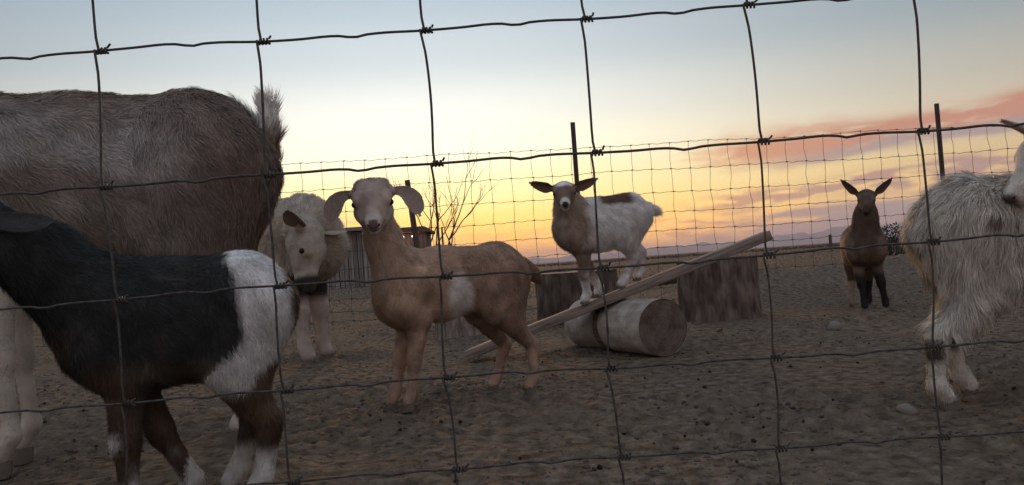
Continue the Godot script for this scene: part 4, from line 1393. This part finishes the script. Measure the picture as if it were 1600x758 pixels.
func build_far() -> void:
	var rng := RandomNumberGenerator.new()
	rng.seed = 104
	# bare tree with several stems
	var t := thing("bare_tree", "leafless young tree with thin spreading branches beyond the fence", "tree", Vector3(-2.75, 0, -30.0))
	var tr := MB.new()
	var tw := MB.new()
	for k in 5:
		var a := TAU * k / 5.0 + 0.4
		var d := Vector3(cos(a) * 0.36, 1.0, sin(a) * 0.36).normalized()
		grow(tr, tw, Vector3(cos(a) * 0.08, -0.05, sin(a) * 0.08), d, rng.randf_range(1.2, 1.6), 0.05, 4, rng)
	var wm := mat(Color(0.10, 0.068, 0.048), 0.9)
	put("trunk", tr.mesh(), wm, t)
	put("crown", tw.mesh(), wm, t)
	# dry shrub behind the white goat
	var sh := thing("dry_shrub", "thin leafless shrub showing above the shaggy white goat", "shrub", Vector3(5.9, 0, -9.6))
	var s1 := MB.new()
	for k in 9:
		var a := TAU * k / 9.0
		grow(s1, s1, Vector3(cos(a) * 0.05, -0.02, sin(a) * 0.05), Vector3(cos(a) * 0.45, 1.0, sin(a) * 0.45).normalized(), rng.randf_range(0.42, 0.55), 0.009, 2, rng)
	put("twigs", s1.mesh(), wm, sh)
	# dark bush
	var bu := thing("bush", "low dark bush between the dark kid and the white goat", "bush", Vector3(6.75, 0, -14.2))
	var bb := MB.new()
	for k in 1500:
		var a := rng.randf() * TAU
		var r := sqrt(rng.randf()) * 0.42
		var y := rng.randf_range(0.02, 0.62) * sqrt(maxf(0.05, 1.0 - pow(r / 0.46, 2.0)))
		var p := Vector3(cos(a) * r, y, sin(a) * r)
		var d := Vector3(rng.randf_range(-1, 1), rng.randf_range(-0.2, 1), rng.randf_range(-1, 1)).normalized()
		var sd := d.cross(Vector3(rng.randf_range(-1, 1), 1, rng.randf_range(-1, 1))).normalized()
		var nn := d.cross(sd).normalized()
		var L := rng.randf_range(0.04, 0.09)
		var i0 := bb.add(p, nn)
		var i1 := bb.add(p + d * L * 0.5 + sd * 0.014, nn)
		var i2 := bb.add(p + d * L, nn)
		var i3 := bb.add(p + d * L * 0.5 - sd * 0.014, nn)
		bb.quad(i0, i1, i2, i3)
	put("foliage", bb.mesh(), mat(Color(0.045, 0.052, 0.050), 0.9), bu)
	var bs := MB.new()
	for k in 7:
		var a := TAU * k / 7.0
		grow(bs, bs, Vector3(cos(a) * 0.03, -0.02, sin(a) * 0.03), Vector3(cos(a) * 0.6, 1.0, sin(a) * 0.6).normalized(), 0.25, 0.010, 1, rng)
	put("stem", bs.mesh(), wm, bu)
	# fallen timber lying outside the pen
	var fl := thing("fallen_log", "dark fallen log lying out beyond the far fence", "log", Vector3(1.75, 0.09, -8.4), 0.12)
	var fb := MB.new()
	fb.tint = Color(0.11, 0.088, 0.076)
	fb.tube(PackedVector3Array([Vector3(-0.34, 0.0, 0), Vector3(-0.1, 0.03, 0.01), Vector3(0.12, 0.05, 0), Vector3(0.36, 0.09, 0.02)]), PackedFloat32Array([0.07, 0.085, 0.08, 0.06]), 14)
	fb.bar(Vector3(0.18, 0.08, 0), Vector3(0.27, 0.22, 0.02), 0.022, 8)
	put("trunk", fb.mesh(), M.bark, fl)
	# dry grass and scrub out to the horizon
	var tuft := MB.new()
	for k in 16:
		var a := rng.randf() * TAU
		var d := Vector3(cos(a) * rng.randf_range(0.1, 0.9), 1.0, sin(a) * rng.randf_range(0.1, 0.9)).normalized()
		var sd := d.cross(Vector3(cos(a + 1.3), 0, sin(a + 1.3))).normalized() * 0.035
		var nn := Vector3(d.x, 0.6, d.z).normalized()
		var L := rng.randf_range(0.5, 1.0)
		var p := Vector3(cos(a), 0, sin(a)) * 0.12
		var i0 := tuft.add(p - sd, nn)
		var i1 := tuft.add(p + sd, nn)
		var i2 := tuft.add(p + d * L + Vector3(d.x, -0.1, d.z) * 0.2, nn)
		tuft.tri(i0, i1, i2)
	var gm := mat(Color(1, 1, 1), 0.9, true)
	var tm := tuft.mesh()
	tm.surface_set_material(0, gm)
	var mm := MultiMesh.new()
	mm.transform_format = MultiMesh.TRANSFORM_3D
	mm.use_colors = true
	mm.mesh = tm
	var N := 15000
	mm.instance_count = N
	for k in N:
		var d := 8.0 * pow(rng.randf_range(1.0, 14.0), 1.0)
		var x := rng.randf_range(-0.75, 0.80) * d
		var h := rng.randf_range(0.02, 0.08) if d < 70.0 else rng.randf_range(0.08, 0.42)
		var bs2 := Basis(Vector3.UP, rng.randf() * TAU).scaled(Vector3(h * 1.5, h, h * 1.5))
		mm.set_instance_transform(k, Transform3D(bs2, Vector3(x, ground_y(x, -d) - 0.005, -d)))
		var w := rng.randf()
		var c := Color(0.58, 0.49, 0.39).lerp(Color(0.42, 0.34, 0.27), w) if d < 70.0 else Color(0.20, 0.15, 0.12).lerp(Color(0.42, 0.33, 0.26), w * w)
		mm.set_instance_color(k, c)
	var mo := MultiMeshInstance3D.new()
	mo.name = "dry_grass"
	mo.multimesh = mm
	add_child(mo)
	tag(mo, "dry grass and scrub scattered over the ground beyond the fence", "grass")
	mo.set_meta("kind", "stuff")
	# mountains on the skyline
	var rf := noise(111, 1.0, 5)
	var mo2 := MB.new()
	var na := 420
	var nr := 14
	for k in na + 1:
		var az := deg_to_rad(-75.0 + 150.0 * k / na)
		var deg := rad_to_deg(az)
		var env := 55.0 + 95.0 * exp(-pow((deg - 24.0) / 8.0, 2.0)) + 60.0 * exp(-pow((deg - 38.0) / 6.0, 2.0)) + 30.0 * exp(-pow((deg - 12.0) / 3.0, 2.0)) - 20.0 * exp(-pow((deg - 16.0) / 2.0, 2.0))
		for j in nr + 1:
			var u := float(j) / nr
			var R := 7600.0 + u * 1500.0
			var prof := sin(minf(u * 1.15, 1.0) * PI * 0.5)
			var hgt := (env + rf.get_noise_1d(deg * 0.55) * 45.0 + rf.get_noise_1d(deg * 2.1 + 40.0) * 14.0) * prof + rf.get_noise_2d(deg * 1.4, u * 3.0) * 40.0 * prof * (1.0 - u * 0.7)
			mo2.add(Vector3(sin(az) * R, maxf(hgt, 0.0) - 4.0, -cos(az) * R), Vector3.UP)
	for k in na:
		for j in nr:
			var a := k * (nr + 1) + j
			mo2.quad(a, a + 1, a + nr + 2, a + nr + 1)
	var nn2 := PackedVector3Array()
	nn2.resize(mo2.v.size())
	for q in range(0, mo2.i.size(), 3):
		var g := (mo2.v[mo2.i[q + 2]] - mo2.v[mo2.i[q]]).cross(mo2.v[mo2.i[q + 1]] - mo2.v[mo2.i[q]])
		for j in 3:
			nn2[mo2.i[q + j]] += g
	for q in nn2.size():
		mo2.n[q] = nn2[q].normalized()
	var mt := put("mountains", mo2.mesh(), mat(Color(0.19, 0.175, 0.175), 0.95))
	mt.set_meta("kind", "structure")

# ------------------------------------------------------------------ loose things on the soil
func lump(seed_: int, sq: Vector3) -> MB:
	var f := noise(seed_, 0.9, 3)
	var b := MB.new()
	var s := SphereMesh.new()
	s.radius = 1.0
	s.height = 2.0
	s.radial_segments = 9
	s.rings = 5
	var a := s.get_mesh_arrays()
	var v: PackedVector3Array = a[Mesh.ARRAY_VERTEX]
	for k in v.size():
		var p := v[k]
		b.add(p * (1.0 + f.get_noise_3dv(p * 1.4) * 0.55) * sq, p)
	b.i = a[Mesh.ARRAY_INDEX]
	return b

func scatter(called: String, label: String, category: String, mesh: MB, m: Material, n: int, seed_: int, size: Vector2, c0: Color, c1: Color, sink: float, tilt: float) -> void:
	var rng := RandomNumberGenerator.new()
	rng.seed = seed_
	var am := mesh.mesh()
	am.surface_set_material(0, m)
	var mm := MultiMesh.new()
	mm.transform_format = MultiMesh.TRANSFORM_3D
	mm.use_colors = true
	mm.mesh = am
	mm.instance_count = n
	var cl := noise(seed_ + 1, 1.3, 2)
	var k := 0
	while k < n:
		var d := 0.85 + 6.5 * pow(rng.randf(), 1.5)
		var x := rng.randf_range(-0.85, 0.85) * (d + 0.5)
		if cl.get_noise_2d(x, d) + 0.35 < rng.randf() * 0.9:
			continue
		var h := lerpf(size.x, size.y, pow(rng.randf(), 2.5))
		var bs := Basis.from_euler(Vector3(rng.randf_range(-tilt, tilt), rng.randf() * TAU, rng.randf_range(-tilt, tilt))).scaled(Vector3(h, h, h))
		mm.set_instance_transform(k, Transform3D(bs, Vector3(x, ground_y(x, -d) + h * sink, -d)))
		mm.set_instance_color(k, c0.lerp(c1, rng.randf()))
		k += 1
	var mo := MultiMeshInstance3D.new()
	mo.name = called
	mo.multimesh = mm
	add_child(mo)
	tag(mo, label, category)
	mo.set_meta("kind", "stuff")

func build_loose() -> void:
	var gm := mat(Color(1, 1, 1), 0.95, true)
	gm.metallic_specular = 0.15
	scatter("dirt_clods", "small clods of dry dirt scattered over the pen floor", "dirt", lump(201, Vector3(1.0, 0.55, 0.8)), gm, 16000, 202, Vector2(0.0015, 0.0085), Color(0.10, 0.08, 0.067), Color(0.15, 0.122, 0.102), 0.05, 0.4)
	scatter("droppings", "dark goat droppings scattered over the dirt", "droppings", lump(205, Vector3(1.0, 0.8, 0.8)), gm, 600, 206, Vector2(0.0035, 0.006), Color(0.025, 0.02, 0.017), Color(0.06, 0.048, 0.04), 0.5, 0.8)
	var straw := MB.new()
	straw.tube(PackedVector3Array([Vector3(-1, 0, 0), Vector3(0, 0.10, 0.08), Vector3(1, 0.02, 0)]), PackedFloat32Array([0.045]), 4)
	scatter("straw", "bits of pale straw lying on the dirt", "straw", straw, gm, 150, 208, Vector2(0.008, 0.028), Color(0.22, 0.18, 0.14), Color(0.36, 0.31, 0.25), 0.12, 0.15)
	var rocks := [[Vector3(1.305, 0.012, -3.34), 0.030, "angular pale stone in front of the dark kid"], [Vector3(0.785, 0.006, -1.66), 0.022, "flat stone near the shaggy goat's hooves"], [Vector3(0.42, 0.004, -2.15), 0.014, "small pale stone on bare dirt below the log"]]
	for k in 3:
		var q: Array = rocks[k]
		var o := put("stone", lump(210 + k, Vector3(1.3, 0.6, 0.8)).mesh(), mat(Color(0.21, 0.18, 0.16), 0.9))
		o.position = q[0]
		o.rotation = Vector3(0.2, 1.1 * k + 0.6, 0.35 if k == 0 else 0.08)
		o.scale = Vector3.ONE * q[1]
		tag(o, q[2], "stone", "stones on the pen floor")

func _ready() -> void:
	var t0 := Time.get_ticks_msec()
	# camera: crouched at the fence, held a little askew
	var cam := Camera3D.new()
	cam.name = "camera"
	cam.fov = rad_to_deg(2.0 * atan(379.0 / 1256.0))
	cam.position = Vector3(0, 0.36, 0)
	cam.rotation_degrees = Vector3(1.6, 0, -4.0)
	cam.near = 0.02
	cam.far = 30000.0
	add_child(cam)
	var env := Environment.new()
	env.background_mode = Environment.BG_SKY
	var sky := Sky.new()
	var pm := PanoramaSkyMaterial.new()
	pm.panorama = make_sky()
	sky.sky_material = pm
	env.sky = sky
	env.background_energy_multiplier = 1.0
	env.tonemap_mode = Environment.TONE_MAPPER_LINEAR
	env.tonemap_exposure = 1.45
	env.sdfgi_enabled = true
	env.ssao_enabled = true
	env.ssil_enabled = true
	env.fog_enabled = true
	env.fog_density = 0.00013
	env.fog_light_color = Color(0.92, 0.90, 0.96)
	var we := WorldEnvironment.new()
	we.environment = env
	add_child(we)
	# the sun's afterglow, just over the horizon behind the pen
	var sun := DirectionalLight3D.new()
	sun.name = "sun"
	sun.light_color = Color(1.0, 0.72, 0.45)
	sun.light_energy = 0.7
	sun.light_angular_distance = 12.0
	sun.shadow_enabled = true
	add_child(sun)
	sun.look_at_from_position(Vector3(-0.12, 0.06, -1.0), Vector3.ZERO)
	print("sky ", Time.get_ticks_msec() - t0)
	build_ground()
	print("ground ", Time.get_ticks_msec() - t0)
	M.wire = wire_mat()
	build_timber()
	build_shed()
	build_far()
	build_near_fence()
	build_far_fence()
	print("setting ", Time.get_ticks_msec() - t0)
	build_goats()
	build_loose()
	print("all ", Time.get_ticks_msec() - t0)
